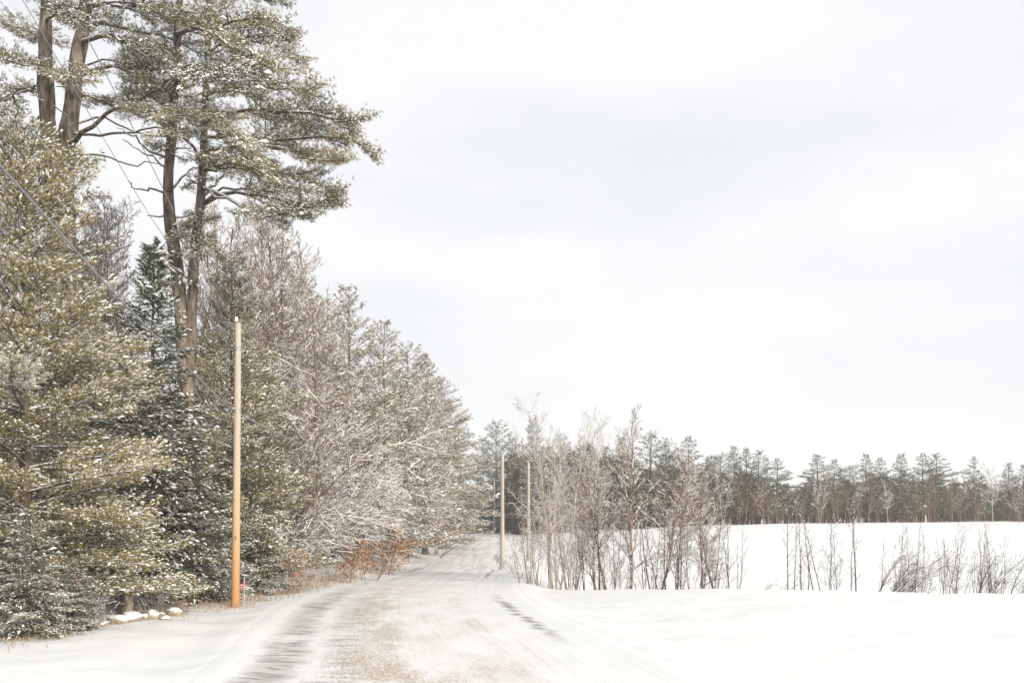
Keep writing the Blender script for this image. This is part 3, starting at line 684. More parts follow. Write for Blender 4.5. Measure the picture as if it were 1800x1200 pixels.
# slighter pines and bare trees going up the left side
conifer_lib('mid_pine', 15.0, [M_bark, M_snow], [M_pine_grey, M_snow], seed=51, R=3.6, first=.05, nbr=110, step=.13, size=.20, snow_p=.8, snow_s=1.15, n2=20, l2=.8,
            nb=8, w=.09, e=(.05, .9), curve=-.04, shape=.7, r0=.16, jit=.11, tint=.45, r2=.012)
conifer_lib('mid_pine_b', 15.0, [M_bark, M_snow], [M_pine_grey, M_snow], seed=57, R=4.0, first=.04, nbr=120, step=.13, size=.20, snow_p=.85, snow_s=1.15, n2=22, l2=.8,
            nb=8, w=.09, e=(.0, .8), curve=-.06, shape=.6, r0=.16, jit=.11, tint=.5, r2=.012)
conifer_lib('slim_pine', 15.0, [M_bark, M_snow], [M_pine_grey, M_snow], seed=61, R=2.6, first=.2, nbr=64, step=.15, size=.19, snow_p=.5, n2=12, l2=.55,
            nb=7, w=.09, e=(.35, 1.0), curve=.05, shape=.7, r0=.13, jit=.09, tint=.45, r2=.012, irr=.6)
bare_lib('bare_a', 14.0, [M_twig, M_snow], seed=71, nlimb=34, spread=.95, up=.35, first=.10, r0=.12, kids=(11, 8, 4), lens=(.34, .55, .5), rmin=.009, snowcap=.3, wob=.16)
bare_lib('bare_b', 14.0, [M_twig_red, M_snow], seed=72, nlimb=34, spread=.85, up=.5, first=.10, r0=.10, kids=(11, 8, 4), lens=(.32, .55, .5), rmin=.009, snowcap=.25, wob=.16)
bare_lib('bare_d', 12.0, [M_twig, M_snow], seed=76, stems=3, nlimb=30, spread=1.0, up=.35, first=.08, r0=.085, kids=(10, 8, 4), lens=(.36, .55, .5), rmin=.009, snowcap=.5, stemspread=.4, wob=.16)
bare_lib('bare_c', 14.0, [M_twig, M_snow], seed=73, stems=3, nlimb=24, spread=.9, up=.4, first=.12, r0=.10, kids=(9, 8, 4), lens=(.34, .55, .5), rmin=.009, snowcap=.35, wob=.16, stemspread=.3)
PG = 'snowy pines along the left side of the road'; BG = 'leafless trees in the left wood'
for key, px, Y, top, w, rz, lab in [
    ('slim_pine', 535, 43, 402, 1.0, .5, 'thin-topped pine standing above the bare trees right of the nearest utility pole'),
    ('mid_pine', 645, 52, 505, 1.0, 1.4, 'frosted pine with a pointed ragged top midway up the left wood'),
    ('mid_pine_b', 610, 50, 600, 1.0, 3.4, 'lower frosted pine in front of the pointed ragged-topped one'),
    ('mid_pine', 700, 60, 566, 1.05, 2.6, 'frosted pine with a leaning tip after the pointed ragged-topped one'),
    ('mid_pine_b', 745, 70, 606, 1.1, .9, 'frosted pine of even cone shape halfway down the sloping skyline'),
    ('mid_pine', 780, 80, 640, 1.2, 4.4, 'snow-whitened pine next down the skyline after the even cone-shaped one'),
    ('mid_pine_b', 812, 92, 668, 1.3, 5.0, 'snow-whitened pine third from the road end of the left wood'),
    ('mid_pine', 810, 104, 700, 1.35, .2, 'snow-whitened pine second from the road end of the left wood'),
    ('mid_pine_b', 818, 118, 742, 1.35, 2.0, 'last snow-whitened pine of the left wood, at the crest of the road'),
    ('mid_pine', 222, 40, 345, .75, 2.2, 'faint frosted pine top behind the bushy left pine, left of the dark spruce'),
    ('mid_pine_b', 570, 48, 500, 1.0, 1.9, 'frosted pine between the thin-topped pine and the pointed ragged-topped one'),
    ('mid_pine_b', 505, 41, 640, .85, 2.9, 'grey-green pine half hidden behind the snow-covered arching branches')]:
    place(key, 'pine_tree', px, Y, top, lab, 'pine tree', PG, rz, w, dx=-.9-max(0, Y-60)*.04)
for key, px, Y, top, w, rz, lab in [
    ('bare_a', 425, 40, 385, .9, .3, 'tall grey leafless tree directly behind and above the nearest utility pole'),
    ('bare_b', 478, 42, 395, .9, 1.4, 'tall brown leafless tree left of the thin-topped pine'),
    ('bare_a', 520, 46, 430, .9, 2.4, 'grey leafless tree tangled with the thin-topped pine'),
    ('bare_b', 580, 48, 470, .9, 3.9, 'brown leafless tree between the thin-topped pine and the pointed ragged one'),
    ('bare_c', 660, 58, 600, .9, .9, 'many-stemmed leafless tree below the pointed ragged-topped pine'),
    ('bare_b', 700, 64, 655, .9, 5.0, 'brown leafless tree near the middle of the sloping skyline'),
    ('bare_b', 215, 36, 425, .8, 2.0, 'red-brown leafless tree showing between the bushy left pine and the dark spruce'),
    ('bare_a', 150, 38, 330, .8, 1.0, 'thin grey leafless tree behind the bushy left pine'),
    ('bare_c', 350, 42, 500, .9, 4.0, 'leafless tree showing through behind the twin-trunked pine'),
    ('bare_a', 12, 33, 150, .7, 3.0, 'bare twiggy tree against the sky at the left edge of the photo'),
     ('bare_a', 448, 43, 400, .9, 4.3, 'grey leafless tree between the pole and the tall brown one'),
    ('bare_c', 552, 45, 440, .9, 1.9, 'many-stemmed leafless tree right of the thin-topped pine'),
    ('bare_a', 232, 39, 385, .9, 5.3, 'grey leafless tree between the bushy left pine and the twin-trunked pine'),
    ('bare_d', 560, 38, 560, 1.1, .3, 'brown leafless tree rising behind the big arching snow-caked shrub'),
    ('bare_d', 500, 38, 500, 1.0, 2.3, 'leafless tree whose brown twigs hide the foot of the thin-topped pine'),
    ('bare_d', 612, 46, 560, 1.0, 4.1, 'frosted brown leafless tree in front of the pointed ragged-topped pine'),
    ('bare_d', 655, 52, 640, 1.1, 5.3, 'frosted brown leafless tree lower down in front of the frosted pines'),
    ('bare_d', 705, 62, 690, 1.1, 1.3, 'frosted leafless tree in front of the leaning-tipped pine'),
    ('bare_d', 448, 35, 560, .9, 3.1, 'leafless tree close behind the nearest utility pole on its right'),
    ('bare_c', 745, 76, 700, .85, 2.2, 'leafless tree among the snow-whitened pines near the top of the road')]:
    place(key, 'bare_tree', px, Y, top, lab, 'tree', BG, rz, w, dx=-1.2)
# snow-laden shrubs arching over the verge
for i, (sd_, bx) in enumerate(((81, .9), (82, .7), (83, .5))):
    bare_lib('arch%d' % i, 6.0, [M_twig, M_snow], seed=sd_, stems=7, nlimb=12, spread=.9, up=.02, first=.12, r0=.05, bias=(bx*.75, -.2), kids=(9, 6, 3), lens=(.5, .5, .5),
             rmin=.0055, snowcap=.6, sm=1.0, stemspread=.8, base_r=.6, wander=.10)
AG = 'snow-laden shrubs arching out of the left wood'
for k, px, Y, top, w, rz, lab in [
    (0, 540, 34, 670, 1.15, .1, 'big leafless shrub with thick white arching branches right of the nearest utility pole'),
    (1, 530, 36, 620, 1.15, -.3, 'tall leafless shrub with snow-caked branches behind the big arching one'),
    (2, 590, 37, 735, 1.2, .3, 'arching snow-caked shrub just left of the orange leaves on the verge'),
    (0, 590, 40, 720, 1.1, .0, 'snow-caked shrub fanning out above the orange leaves'),
    (1, 615, 43, 790, 1.2, .4, 'low wide snow-caked shrub over the orange leaves'),
    (2, 640, 47, 740, 1.1, -.2, 'grey snow-caked shrub in front of the frosted pines'),
    (0, 665, 52, 800, 1.1, .3, 'small snow-caked shrub beyond the orange leaves'),
    (1, 700, 60, 800, 1.1, .0, 'snow-caked shrub at the verge where the road starts to climb'),
    (2, 478, 31, 880, 1.1, .2, 'short snow-caked shrub between the utility pole and the big arching one'),
    (0, 735, 72, 830, 1.0, -.3, 'farthest snow-caked shrub below the snow-whitened pines'),
    (1, 548, 35, 900, 1.2, .5, 'short tangled snowy shrub at the very edge of the road verge'),
    (2, 620, 41, 900, 1.3, .1, 'tangled snowy brush among the orange leaves')]:
    place('arch%d' % k, 'shrub', px, Y, top, lab, 'shrub', AG, rz, w*.9, dx=-2.1)
# oak and beech brush that keeps its orange leaves
def leaf_shrub(key, seed, H, nleaf, **kw):
    gw = make_bare(seed=seed, H=H, stems=6, nlimb=8, spread=.9, up=.15, first=.2, r0=.02, kids=(5, 3), lens=(.5, .5), lv=2, rmin=.006, snowcap=.5, stemspread=.8, base_r=.4, **kw)
    rng = np.random.default_rng(seed+1); tp = gw.tips; i = rng.integers(0, len(tp), nleaf); pos = tp[i]+rng.normal(0, .06, (nleaf, 3))
    T = np.array([[0, 0, 0], [.35, .3, .08], [1, 0, -.1], [.35, -.3, .08]]); Fc = np.array([[0, 1, 2], [0, 2, 3]])
    d = rng.normal(0, 1, (nleaf, 3)); d[:, 2] -= .7; Fm = roll(frames(d), rng.uniform(0, 6.3, nleaf))
    gl = Geo(); V, f = inst(T, Fc, pos, Fm, rng.uniform(.06, .12, nleaf)); gl.add(V, f, 0, np.repeat(np.clip(rng.normal(.5, .25, nleaf), 0, 1), 4))
    lib(key, H, [('branches', gw.mesh('branches', [M_twig_red, M_snow], True)), ('leaves', gl.mesh('leaves', [M_leaf]))])
leaf_shrub('beech_a', 91, 2.0, 900); leaf_shrub('beech_b', 92, 2.0, 700)
OG = 'brush with dead orange leaves along the left verge'
for k, px, Y, top, w, lab in [
    ('beech_a', 655, 41, 935, 1.3, 'widest patch of orange-leaved brush halfway along the left verge'),
    ('beech_a', 625, 38, 968, 1.1, 'orange-leaved brush nearer than the widest patch, under snowy branches'),
    ('beech_b', 690, 48, 915, 1.3, 'thin orange brush just beyond the widest orange patch'),
    ('beech_b', 520, 30.5, 955, .9, 'slender orange-leaved sapling on the verge right of the utility pole'),
    ('beech_b', 545, 32, 990, 1.0, 'low orange-leaved bush beside the slender orange sapling'),
    ('beech_a', 765, 80, 900, 1.4, 'small far orange bush beside the climbing road'),
    ('beech_a', 797, 110, 905, 1.8, 'bright orange bush where the left wood meets the crest of the road'),
    ('beech_b', 332, 22.5, 1035, .8, 'small brown-leaved seedling at the end of the snowy stones'),
    ('beech_b', 128, 19.0, 985, .7, 'brown-leaved twig between the hemlocks at the left'),
    ('beech_b', 435, 25.6, 1040, .5, 'tiny reddish leafy sprig at the right foot of the utility pole')]:
    place(k, 'shrub', px, Y, top, lab, 'shrub', OG, random.Random(px).uniform(0, 6), w, dx=-.3)

# depth of the wood behind: one mass
def wood_mass(name, label, pts, Hs, seed, mats, barefrac):
    rng = np.random.default_rng(seed); g = Geo()
    bl = [make_bare(seed+k, 10, nlimb=18, spread=.9, up=.5, lv=3, first=.10, r0=.11, kids=(6, 3), lens=(.30, .55, .5), rmin=.022, sides=3) for k in range(4)]
    cl = []
    for k in range(4):
        gw, gc = make_conifer(seed+20+k, 10, 2.3, first=.25, style='pine', nbr=34, step=.4, size=.5, snow_p=.3, n2=8, l2=.7, nb=7, w=.12, r0=.12, jit=.2, r2=0, e=(.0, .7), irr=.6)
        m = Geo(); m.merge(gw); m.merge(gc, mmap=(2, 1))
        cl.append(m)
    for (x, y), H in zip(pts, Hs):
        src = bl if rng.random() < barefrac else cl; a = rng.uniform(0, 6.3); R = np.array([[math.cos(a), -math.sin(a), 0], [math.sin(a), math.cos(a), 0], [0, 0, 1]])
        g.merge(src[rng.integers(4)], R, (x, y, float(gz(x, y))-.1), H/10*rng.uniform(.85, 1.1))
    o = g.obj(name, mats); tag(o, label, 'woodland', kind='stuff'); return o
rng = np.random.default_rng(101)
pts = []; Hs = []
while len(pts) < 170:
    y = rng.uniform(28, 150); x = float(road_c(y)) - rng.uniform(9, 30)
    pts.append((x, y)); Hs.append(rng.uniform(7.5, 11)*(.9 if y < 45 else 1.1))
wood_mass('woodland', 'mass of further trees filling the depth of the left wood', pts, Hs, 300, [M_bark, M_snow, M_pine_grey], .55)

rng = np.random.default_rng(640)
bare_lib('underbrush', 1.6, [M_twig_red, M_snow], seed=148, stems=16, nlimb=8, spread=.9, up=.1, first=.1, r0=.010, kids=(4, 3), lens=(.45, .5), lv=3, rmin=.004, snowcap=.45, stemspread=1.2, base_r=.7)
for i in range(22):
    y = rng.choice([rng.uniform(16.5, 32), rng.uniform(32, 70)]); x = float(np.interp(y, [16.4, 25, 35, 50, 138], [-9.9, -8.5, -7.9, -7.6, -8.6]))-rng.uniform(0, .9)
    place('underbrush', 'underbrush_shrub', 900+x/y*F, y, HOR+(EYE-float(gz(x, y))-rng.uniform(.6, 1.3))/y*F, 'low leafless brush tangled along the foot of the left wood', 'shrub', 'low brush along the foot of the left wood', rng.uniform(0, 6.3), 1.0)
# ================================================================== FAR WOOD ON THE RIGHT
conifer_lib('far_a', 14.0, [M_bark, M_snow], [M_far, M_snow], seed=111, R=2.9, first=.22, nbr=90, step=.16, size=.24, snow_p=.28, n2=15, l2=.75, nb=8, w=.12, e=(-.05, .35), curve=.05, shape=1.0, r0=.2, jit=.13, tint=.4, r2=0, irr=.6)
conifer_lib('far_b', 14.0, [M_bark, M_snow], [M_far, M_snow], seed=112, R=3.5, first=.38, nbr=70, step=.16, size=.24, snow_p=.28, n2=16, l2=.75, nb=8, w=.12, e=(-.05, .3), curve=.06, shape=1.05, r0=.2, jit=.12, tint=.5, r2=0, irr=.7, ragged=.2)
conifer_lib('far_c', 14.0, [M_bark, M_snow], [M_far, M_snow], seed=113, R=2.6, first=.5, style='tall', nbr=60, step=.18, size=.26, snow_p=.3, n2=12, l2=.9, nb=7, w=.09, e=(0, .6), curve=.03, r0=.2, jit=.13, tint=.35, r2=0, irr=.8)
conifer_lib('far_d', 20.0, [M_bark, M_snow], [M_far, M_snow], seed=114, R=4.6, first=.12, nbr=120, step=.22, size=.34, snow_p=.5, n2=18, l2=1.1, nb=7, w=.09, e=(0, .6), curve=-.02, shape=.5, r0=.25, jit=.15, tint=.35, r2=0, irr=.5)
FG = 'pines of the far wood behind the snowy field'
far = [
 (872, 158, 742, 'far_d', .85, 'broad dark pine closing the view straight beyond the top of the road'),
 (900, 165, 765, 'far_d', .75, 'dark pine right of the broad one beyond the top of the road'),
 (850, 170, 770, 'far_d', .7, 'dark pine peeping between the left wood and the broad dark pine'),
 (938, 120, 735, 'far_d', .60, 'dark pine directly behind the left side of the pale birch'),
 (985, 135, 765, 'far_d', .7, 'pine behind the branches of the pale birch'),
 (1036, 128, 775, 'far_a', 1.0, 'pine just right of the pale birch'),
 (1066, 130, 782, 'far_a', .9, 'pine halfway between the pale birch and the tall bare tree'),
 (1094, 126, 768, 'far_a', .8, 'narrow pine just left of the tall bare tree top'),
 (1141, 124, 760, 'far_b', 1.1, 'broad-topped pine just right of the tall bare tree'),
 (1170, 128, 772, 'far_d', .6, 'pine right of the broad-topped one'),
 (1213, 122, 766, 'far_b', 1.0, 'pine with clear layered boughs above the middle of the far wood'),
 (1246, 128, 800, 'far_a', 1.0, 'low pine right of the layered one'),
 (1266, 132, 800, 'far_c', 1.0, 'round-topped low pine left of the close trio'),
 (1291, 126, 782, 'far_a', 1.0, 'left pine of the close trio in the middle of the far wood'),
 (1312, 127, 786, 'far_a', 1.1, 'middle pine of the close trio in the middle of the far wood'),
 (1332, 125, 790, 'far_b', 1.0, 'right pine of the close trio in the middle of the far wood'),
 (1365, 124, 804, 'far_b', .9, 'small separate pine left of the gap in the far wood'),
 (1438, 124, 797, 'far_a', 1.2, 'wide pine right of the gap in the far wood'),
 (1466, 127, 806, 'far_a', .9, 'pine leaning against the wide one right of the gap'),
 (1492, 128, 820, 'far_c', 1.0, 'low pine before the row of even tops at the right'),
 (1523, 125, 796, 'far_a', 1.0, 'first of the even row of pines in the right part of the far wood'),
 (1549, 126, 803, 'far_b', .9, 'second of the even row of pines in the right part of the far wood'),
 (1583, 124, 796, 'far_a', 1.0, 'third of the even row of pines in the right part of the far wood'),
 (1620, 126, 795, 'far_b', .9, 'fourth of the even row of pines in the right part of the far wood'),
 (1647, 124, 795, 'far_b', 1.1, 'last and broadest of the even row of pines right in the far wood'),
 (1713, 122, 801, 'far_b', .8, 'lone tiered pine standing clear against the sky near the right end'),
 (1772, 122, 812, 'far_a', .9, 'pine behind the pale bare tree near the right edge'),
 (1800, 120, 815, 'far_a', 1.1, 'pine cut off by the right edge of the photo')]
_r = random.Random(4)
for i, (px, Y, top, key, w, lab) in enumerate(far):
    place(key, 'pine_tree', px, Y, top, lab, 'pine tree', FG, i*1.7, w*_r.uniform(1.0, 1.45))
for i, (px, Y, top, w, lab) in enumerate([
 (828, 150, 868, 1.3, 'dark low evergreen just over the crest at the left side of the road'),
 (846, 156, 885, 1.5, 'dark low evergreen over the crest left of the farthest pole'),
 (862, 160, 862, 1.4, 'dark low evergreen behind the farthest pole'),
 (890, 152, 880, 1.5, 'dark low evergreen over the crest just right of the second pole'),
 (912, 150, 862, 1.4, 'dark low evergreen over the crest left of the brush clump')]):
    place('hemlock', 'hemlock_tree', px, Y, top, lab, 'hemlock tree', 'low evergreens beyond the crest of the road', i*1.1, w)
bare_lib('farbare_a', 10.0, [M_twig, M_snow], seed=121, nlimb=18, spread=.8, up=.4, first=.15, r0=.10, kids=(7, 5), lens=(.36, .5, .5), rmin=.016, snowcap=.3)
bare_lib('farbare_b', 10.0, [M_twig_red, M_snow], seed=122, stems=2, nlimb=18, spread=.8, up=.3, first=.2, r0=.09, kids=(7, 5), lens=(.36, .5, .5), rmin=.016, snowcap=.3)
bare_lib('farbare_w', 10.0, [M_birch_far, M_snow], seed=123, stems=2, nlimb=18, spread=.9, up=.3, first=.3, r0=.075, kids=(7, 5), lens=(.36, .5, .5), rmin=.013, snowcap=.5, wob=.18)
for i, (px, Y, top, key, w, lab) in enumerate([
 (1010, 112, 800, 'farbare_b', 1.1, 'brown leafless tree of the far wood seen through the pale birch'),
 (1055, 112, 815, 'farbare_a', 1.1, 'grey leafless tree of the far wood right of the pale birch'),
 (1188, 112, 800, 'farbare_a', 1.0, 'grey leafless tree in front of the layered pine'),
 (1230, 114, 820, 'farbare_b', 1.0, 'brown leafless tree right below the layered pine'),
 (1272, 116, 820, 'farbare_w', .8, 'pale leafless tree at the field edge left of the close trio of pines'),
 (1345, 116, 840, 'farbare_b', 1.0, 'brown leafless tree at the foot of the close trio of pines'),
 (1400, 118, 852, 'farbare_a', .9, 'low leafless tree in the gap of the far wood'),
 (1442, 116, 830, 'farbare_w', .8, 'pale-trunked leafless tree before the wide pine right of the gap'),
 (1500, 116, 845, 'farbare_a', .9, 'leafless tree below the first of the even row of pines'),
 (1560, 117, 848, 'farbare_w', .8, 'pale leafless tree below the middle of the even row of pines'),
 (1606, 117, 850, 'farbare_b', 1.0, 'brown leafless tree below the fourth of the even row of pines'),
 (1690, 118, 855, 'farbare_b', .9, 'brown leafless tree left of the lone tiered pine'),
 (1745, 112, 822, 'farbare_w', 1.2, 'pale spreading leafless tree right of the lone tiered pine'),
 (1792, 110, 835, 'farbare_b', 1.2, 'rusty brown leafless tree at the right edge of the far wood')]):
    place(key, 'bare_tree', px, Y, top, lab, 'tree', 'leafless trees along the edge of the far wood', i*2.1, w)
pts = []; Hs = []
while len(pts) < 800:
    y = rng.uniform(117, 150); px = rng.uniform(900, 1860); x = (px-900)/F*y
    if x < 8 and y < 125: continue
    ceil = np.interp(px, [900, 960, 1100, 1250, 1340, 1390, 1430, 1500, 1700, 1780, 1860], [785, 790, 805, 828, 836, 858, 838, 836, 838, 850, 838])
    top = ceil + 38*rng.random()**1.3; pts.append((x, y)); Hs.append(max(2.0, topz(top, y)-float(gz(x, y))))
wood_mass('woodland', 'mass of brown trunks and dark boughs filling the far wood behind the field', pts, Hs, 400, [M_twig_red, M_snow, M_far], .70)

# ================================================================== TREES AND SAPLINGS BELOW THE NEAR BANK
bare_lib('birch', 9.0, [M_birch, M_snow], seed=131, stems=3, nlimb=24, spread=.85, up=.6, first=.2, r0=.07, kids=(9, 7, 5), lens=(.34, .5, .5), rmin=.0045, snowcap=.12, wob=.16, stemspread=.22, base_r=.3)
bare_lib('tallbare', 9.0, [M_twig_red, M_snow], seed=139, stems=1, nlimb=30, spread=.85, up=.6, first=.16, r0=.09, kids=(9, 7, 4), lens=(.36, .5, .5), rmin=.006, snowcap=.5, wob=.16)
bare_lib('thin', 7.0, [M_twig_red, M_snow], seed=151, stems=2, nlimb=20, spread=.9, up=.5, first=.38, r0=.055, kids=(8, 6, 4), lens=(.38, .5, .5), rmin=.006, snowcap=.45, wob=.16, stemspread=.3)
bare_lib('clump_a', 5.0, [M_twig_red, M_snow], seed=141, stems=8, nlimb=9, spread=.7, up=.4, first=.42, wander=.04, r0=.032, kids=(5, 3), lens=(.35, .5), lv=3, rmin=.006, snowcap=.5, stemspread=.35, base_r=.6)
bare_lib('clump_b', 5.0, [M_twig, M_snow], seed=142, stems=8, nlimb=8, spread=.8, up=.4, first=.35, wander=.04, r0=.030, kids=(5, 3), lens=(.40, .5), lv=3, rmin=.006, snowcap=.7, stemspread=.5, base_r=.6)
bare_lib('stems_a', 4.0, [M_twig_dark, M_snow], seed=143, stems=4, nlimb=10, spread=.7, up=.35, first=.3, wander=.035, r0=.028, kids=(3, 2), lens=(.25, .5), lv=2, rmin=.005, snowcap=.5, stemspread=.25, base_r=.35)
bare_lib('stems_b', 4.0, [M_twig_dark, M_snow], seed=144, stems=7, nlimb=10, spread=.75, up=.35, first=.3, wander=.04, r0=.025, kids=(4, 3), lens=(.30, .5), lv=3, rmin=.005, snowcap=.4, stemspread=.4, base_r=.5)
bare_lib('single', 4.0, [M_twig_dark, M_snow], seed=145, stems=1, nlimb=18, spread=.7, up=.4, first=.25, wander=.025, r0=.034, kids=(3, 2), lens=(.18, .5), lv=2, rmin=.005, snowcap=.4)
bare_lib('lean', 4.0, [M_twig_dark, M_snow], seed=146, stems=9, nlimb=12, spread=.8, up=.25, first=.25, r0=.034, kids=(4, 3), lens=(.35, .5), lv=3, rmin=.005, snowcap=.35, bias=(.95, 0), stemspread=.6, base_r=.5)
bare_lib('lowshrub', 2.0, [M_twig_red, M_snow], seed=147, stems=14, nlimb=7, spread=.9, up=.15, first=.15, r0=.012, kids=(4, 3), lens=(.45, .5), lv=3, rmin=.005, snowcap=.6, stemspread=1.1, base_r=.7)
SG = 'bare saplings standing below the near snow bank'
for i, (px, Y, top, key, w, name, lab) in enumerate([
 (975, 40, 718, 'birch', 1.0, 'birch_tree', 'tallest pale-barked birch above the brush right of the road'),
 (1005, 43, 745, 'birch', .85, 'birch_tree', 'slightly shorter pale birch touching the tallest one on its right'),
 (1108, 38.5, 745, 'tallbare', .95, 'bare_tree', 'tall brown leafless tree with snow along its upswept limbs, standing alone below the bank'),
 (1045, 42, 820, 'tallbare', .9, 'bare_tree', 'leafless tree between the pale birches and the tall brown one'),
 (1072, 41, 800, 'thin', 1.0, 'bare_tree', 'thin many-twigged leafless tree left of the tall brown one'),
 (1150, 40, 800, 'thin', 1.1, 'bare_tree', 'thin leafless tree just right of the tall brown one, reaching two thirds of its height'),
 (1190, 41, 835, 'thin', 1.0, 'bare_tree', 'thin leafless tree halfway between the tall brown one and the spreading one'),
 (1268, 40, 850, 'thin', 1.1, 'bare_tree', 'thin leafless tree right of the spreading one with limbs out to the right'),
 (1232, 40, 850, 'tallbare', 1.0, 'bare_tree', 'spreading leafless tree right of the tall brown one'),
 (905, 50, 955, 'lowshrub', 1.0, 'shrub', 'low reddish brush between the second utility pole and the brush clump'),
 (912, 43, 985, 'lowshrub', 1.0, 'shrub', 'low reddish brush at the near corner of the bank by the road'),
 (928, 38, 850, 'clump_a', .8, 'shrub', 'leftmost tall clump of brown stems beside the road'),
 (948, 37.5, 900, 'clump_b', .9, 'shrub', 'snowy brush clump at the foot of the tallest birch on its left'),
 (972, 37, 880, 'clump_a', .8, 'shrub', 'dense brown clump right under the tallest birch'),
 (1000, 38, 925, 'clump_b', .9, 'shrub', 'snowy brush clump under the shorter pale birch'),
 (1028, 37.5, 900, 'stems_b', 1.1, 'shrub', 'dark stems just right of the pale birches'),
 (1054, 37, 855, 'single', 1.2, 'sapling', 'single dark leaning stem midway between birches and tall brown tree'),
 (1075, 38, 905, 'stems_b', 1.1, 'shrub', 'dark stem clump left of the tall brown tree'),
 (1090, 37.5, 930, 'clump_b', .8, 'shrub', 'snowy brush at the left foot of the tall brown tree'),
 (1135, 37, 920, 'stems_b', 1.2, 'shrub', 'dark stem clump right of the tall brown tree'),
 (1168, 38, 875, 'stems_a', 1.1, 'shrub', 'pair of thick dark trunks right of the tall brown tree'),
 (1192, 37.5, 890, 'stems_a', .9, 'shrub', 'thin dark stems left of the spreading tree'),
 (1214, 37, 915, 'stems_b', .9, 'shrub', 'dark stem clump at the left foot of the spreading tree'),
 (1255, 38, 900, 'stems_b', 1.0, 'shrub', 'dark stem clump at the right foot of the spreading tree'),
 (1288, 37.5, 910, 'stems_a', 1.0, 'shrub', 'last upright stems before the open stretch of snow'),
 (1325, 38, 1000, 'lean', 1.5, 'shrub', 'low sprawling twigs in the open stretch of snow'),
 (1385, 37, 880, 'single', .8, 'sapling', 'first straight dark sapling after the open stretch of snow'),
 (1396, 37.3, 922, 'single', .8, 'sapling', 'second straight dark sapling after the open stretch of snow'),
 (1408, 37, 915, 'single', .9, 'sapling', 'third dark sapling after the open stretch, bending slightly right'),
 (1418, 37.2, 945, 'stems_a', .8, 'sapling', 'short branching sapling, fourth after the open stretch'),
 (1454, 37, 878, 'stems_a', 1.1, 'shrub', 'thick-stemmed cluster right of the four straight saplings'),
 (1470, 37.5, 915, 'stems_b', .8, 'shrub', 'finer stems leaning against the thick-stemmed cluster'),
 (1505, 37, 885, 'single', .9, 'sapling', 'lone straight sapling between the thick-stemmed cluster and the leaning brush'),
 (1496, 37.6, 920, 'single', .7, 'sapling', 'faint thin sapling just left of the lone straight one'),
 (1540, 36.5, 925, 'lean', 1.15, 'shrub', 'big brush clump leaning hard to the right'),
 (1562, 36.8, 945, 'lean', 1.1, 'shrub', 'second leaning clump tangled with the big one'),
 (1580, 37, 920, 'stems_b', .9, 'shrub', 'upright thin stems rising through the leaning brush'),
 (1616, 37, 935, 'stems_b', .9, 'shrub', 'stem clump just right of the leaning brush'),
 (1658, 37, 925, 'stems_a', 1.0, 'shrub', 'slim pair of stems midway between leaning brush and right edge'),
 (1684, 36.8, 920, 'stems_b', 1.0, 'shrub', 'branching stems right of the slim pair'),
 (1716, 36.6, 925, 'lean', .8, 'shrub', 'right-bending stems third from the right edge'),
 (1745, 36.5, 930, 'stems_b', 1.0, 'shrub', 'clustered stems second from the right edge'),
 (1773, 36.3, 935, 'lean', .8, 'shrub', 'right-bending sapling nearest the right edge of the photo'),
 (1802, 36, 960, 'stems_b', .9, 'shrub', 'stems cut off by the right edge of the photo')]):
    place(key, name, px, Y, top, lab, {'birch_tree': 'birch tree', 'bare_tree': 'tree'}.get(name, name), SG if name in ('sapling', 'shrub') else 'leafless trees below the near snow bank',
          0 if key == 'lean' else i*1.9, w)

rng = np.random.default_rng(900)
for i in range(9):       # the thicket between the road and the spreading tree: alike in everything
    px = 930+ (i+rng.random())*36; key = ['clump_a', 'stems_b', 'clump_b', 'stems_a', 'single'][int(rng.integers(5))]
    place(key, 'thicket_shrub', px, rng.uniform(36.5, 43), rng.uniform(880, 945), 'thin bare stems in the dense thicket between the road and the open stretch of snow', 'shrub', 'alike stems of the thicket below the bank', rng.uniform(0, 6.3), rng.uniform(.6, 1.0))
for i in range(11):
    px = rng.uniform(1535, 1800); key = ['stems_a', 'stems_b', 'single'][int(rng.integers(3))]
    place(key, 'sapling', px, rng.uniform(36.0, 39), rng.uniform(915, 960), 'thin bare stems scattered among the right-leaning brush at the right side', 'sapling', 'alike thin stems at the right side', rng.uniform(0, 6.3), rng.uniform(.5, .8))
# ================================================================== POLES AND WIRES
mp_, t, b = mat('utility_pole_wood', .8)
geo = N(t, 'ShaderNodeTexCoord'); s = N(t, 'ShaderNodeSeparateXYZ'); t.links.new(geo.outputs['Object'], s.inputs[0])
grain = noise(t, 9, 6, .7, geo.outputs['Object'], (3, 3, .09))
hgt = math_(t, 'DIVIDE', s.outputs['Z'], 8.0, True)
hgt = math_(t, 'ADD', hgt, math_(t, 'MULTIPLY', math_(t, 'SUBTRACT', grain, .5), .25))
col = ramp(t, hgt, [(0.0, (.46, .24, .11)), (.16, (.52, .31, .16)), (.42, (.52, .41, .29)), (.8, (.44, .41, .37))])
t.links.new(mix(t, math_(t, 'MULTIPLY', math_(t, 'SUBTRACT', grain, .45), 1.6, True), col, (.22, .15, .10)), b.inputs['Base Color']); bump(t, b, grain, .01, .6)
mg, t, b = mat('weathered_pole_wood', .85)
gr2 = noise(t, 6, 5, .6, mscale=(3, 3, .15)); t.links.new(ramp(t, gr2, [(.3, (.28, .25, .22)), (.7, (.52, .47, .42))]), b.inputs['Base Color'])
M_metal, t, b = mat('galvanised_metal', .45); b.inputs['Metallic'].default_value = .8
t.links.new(ramp(t, noise(t, 20, 3), [(.3, (.35, .36, .37)), (.7, (.55, .56, .57))]), b.inputs['Base Color'])
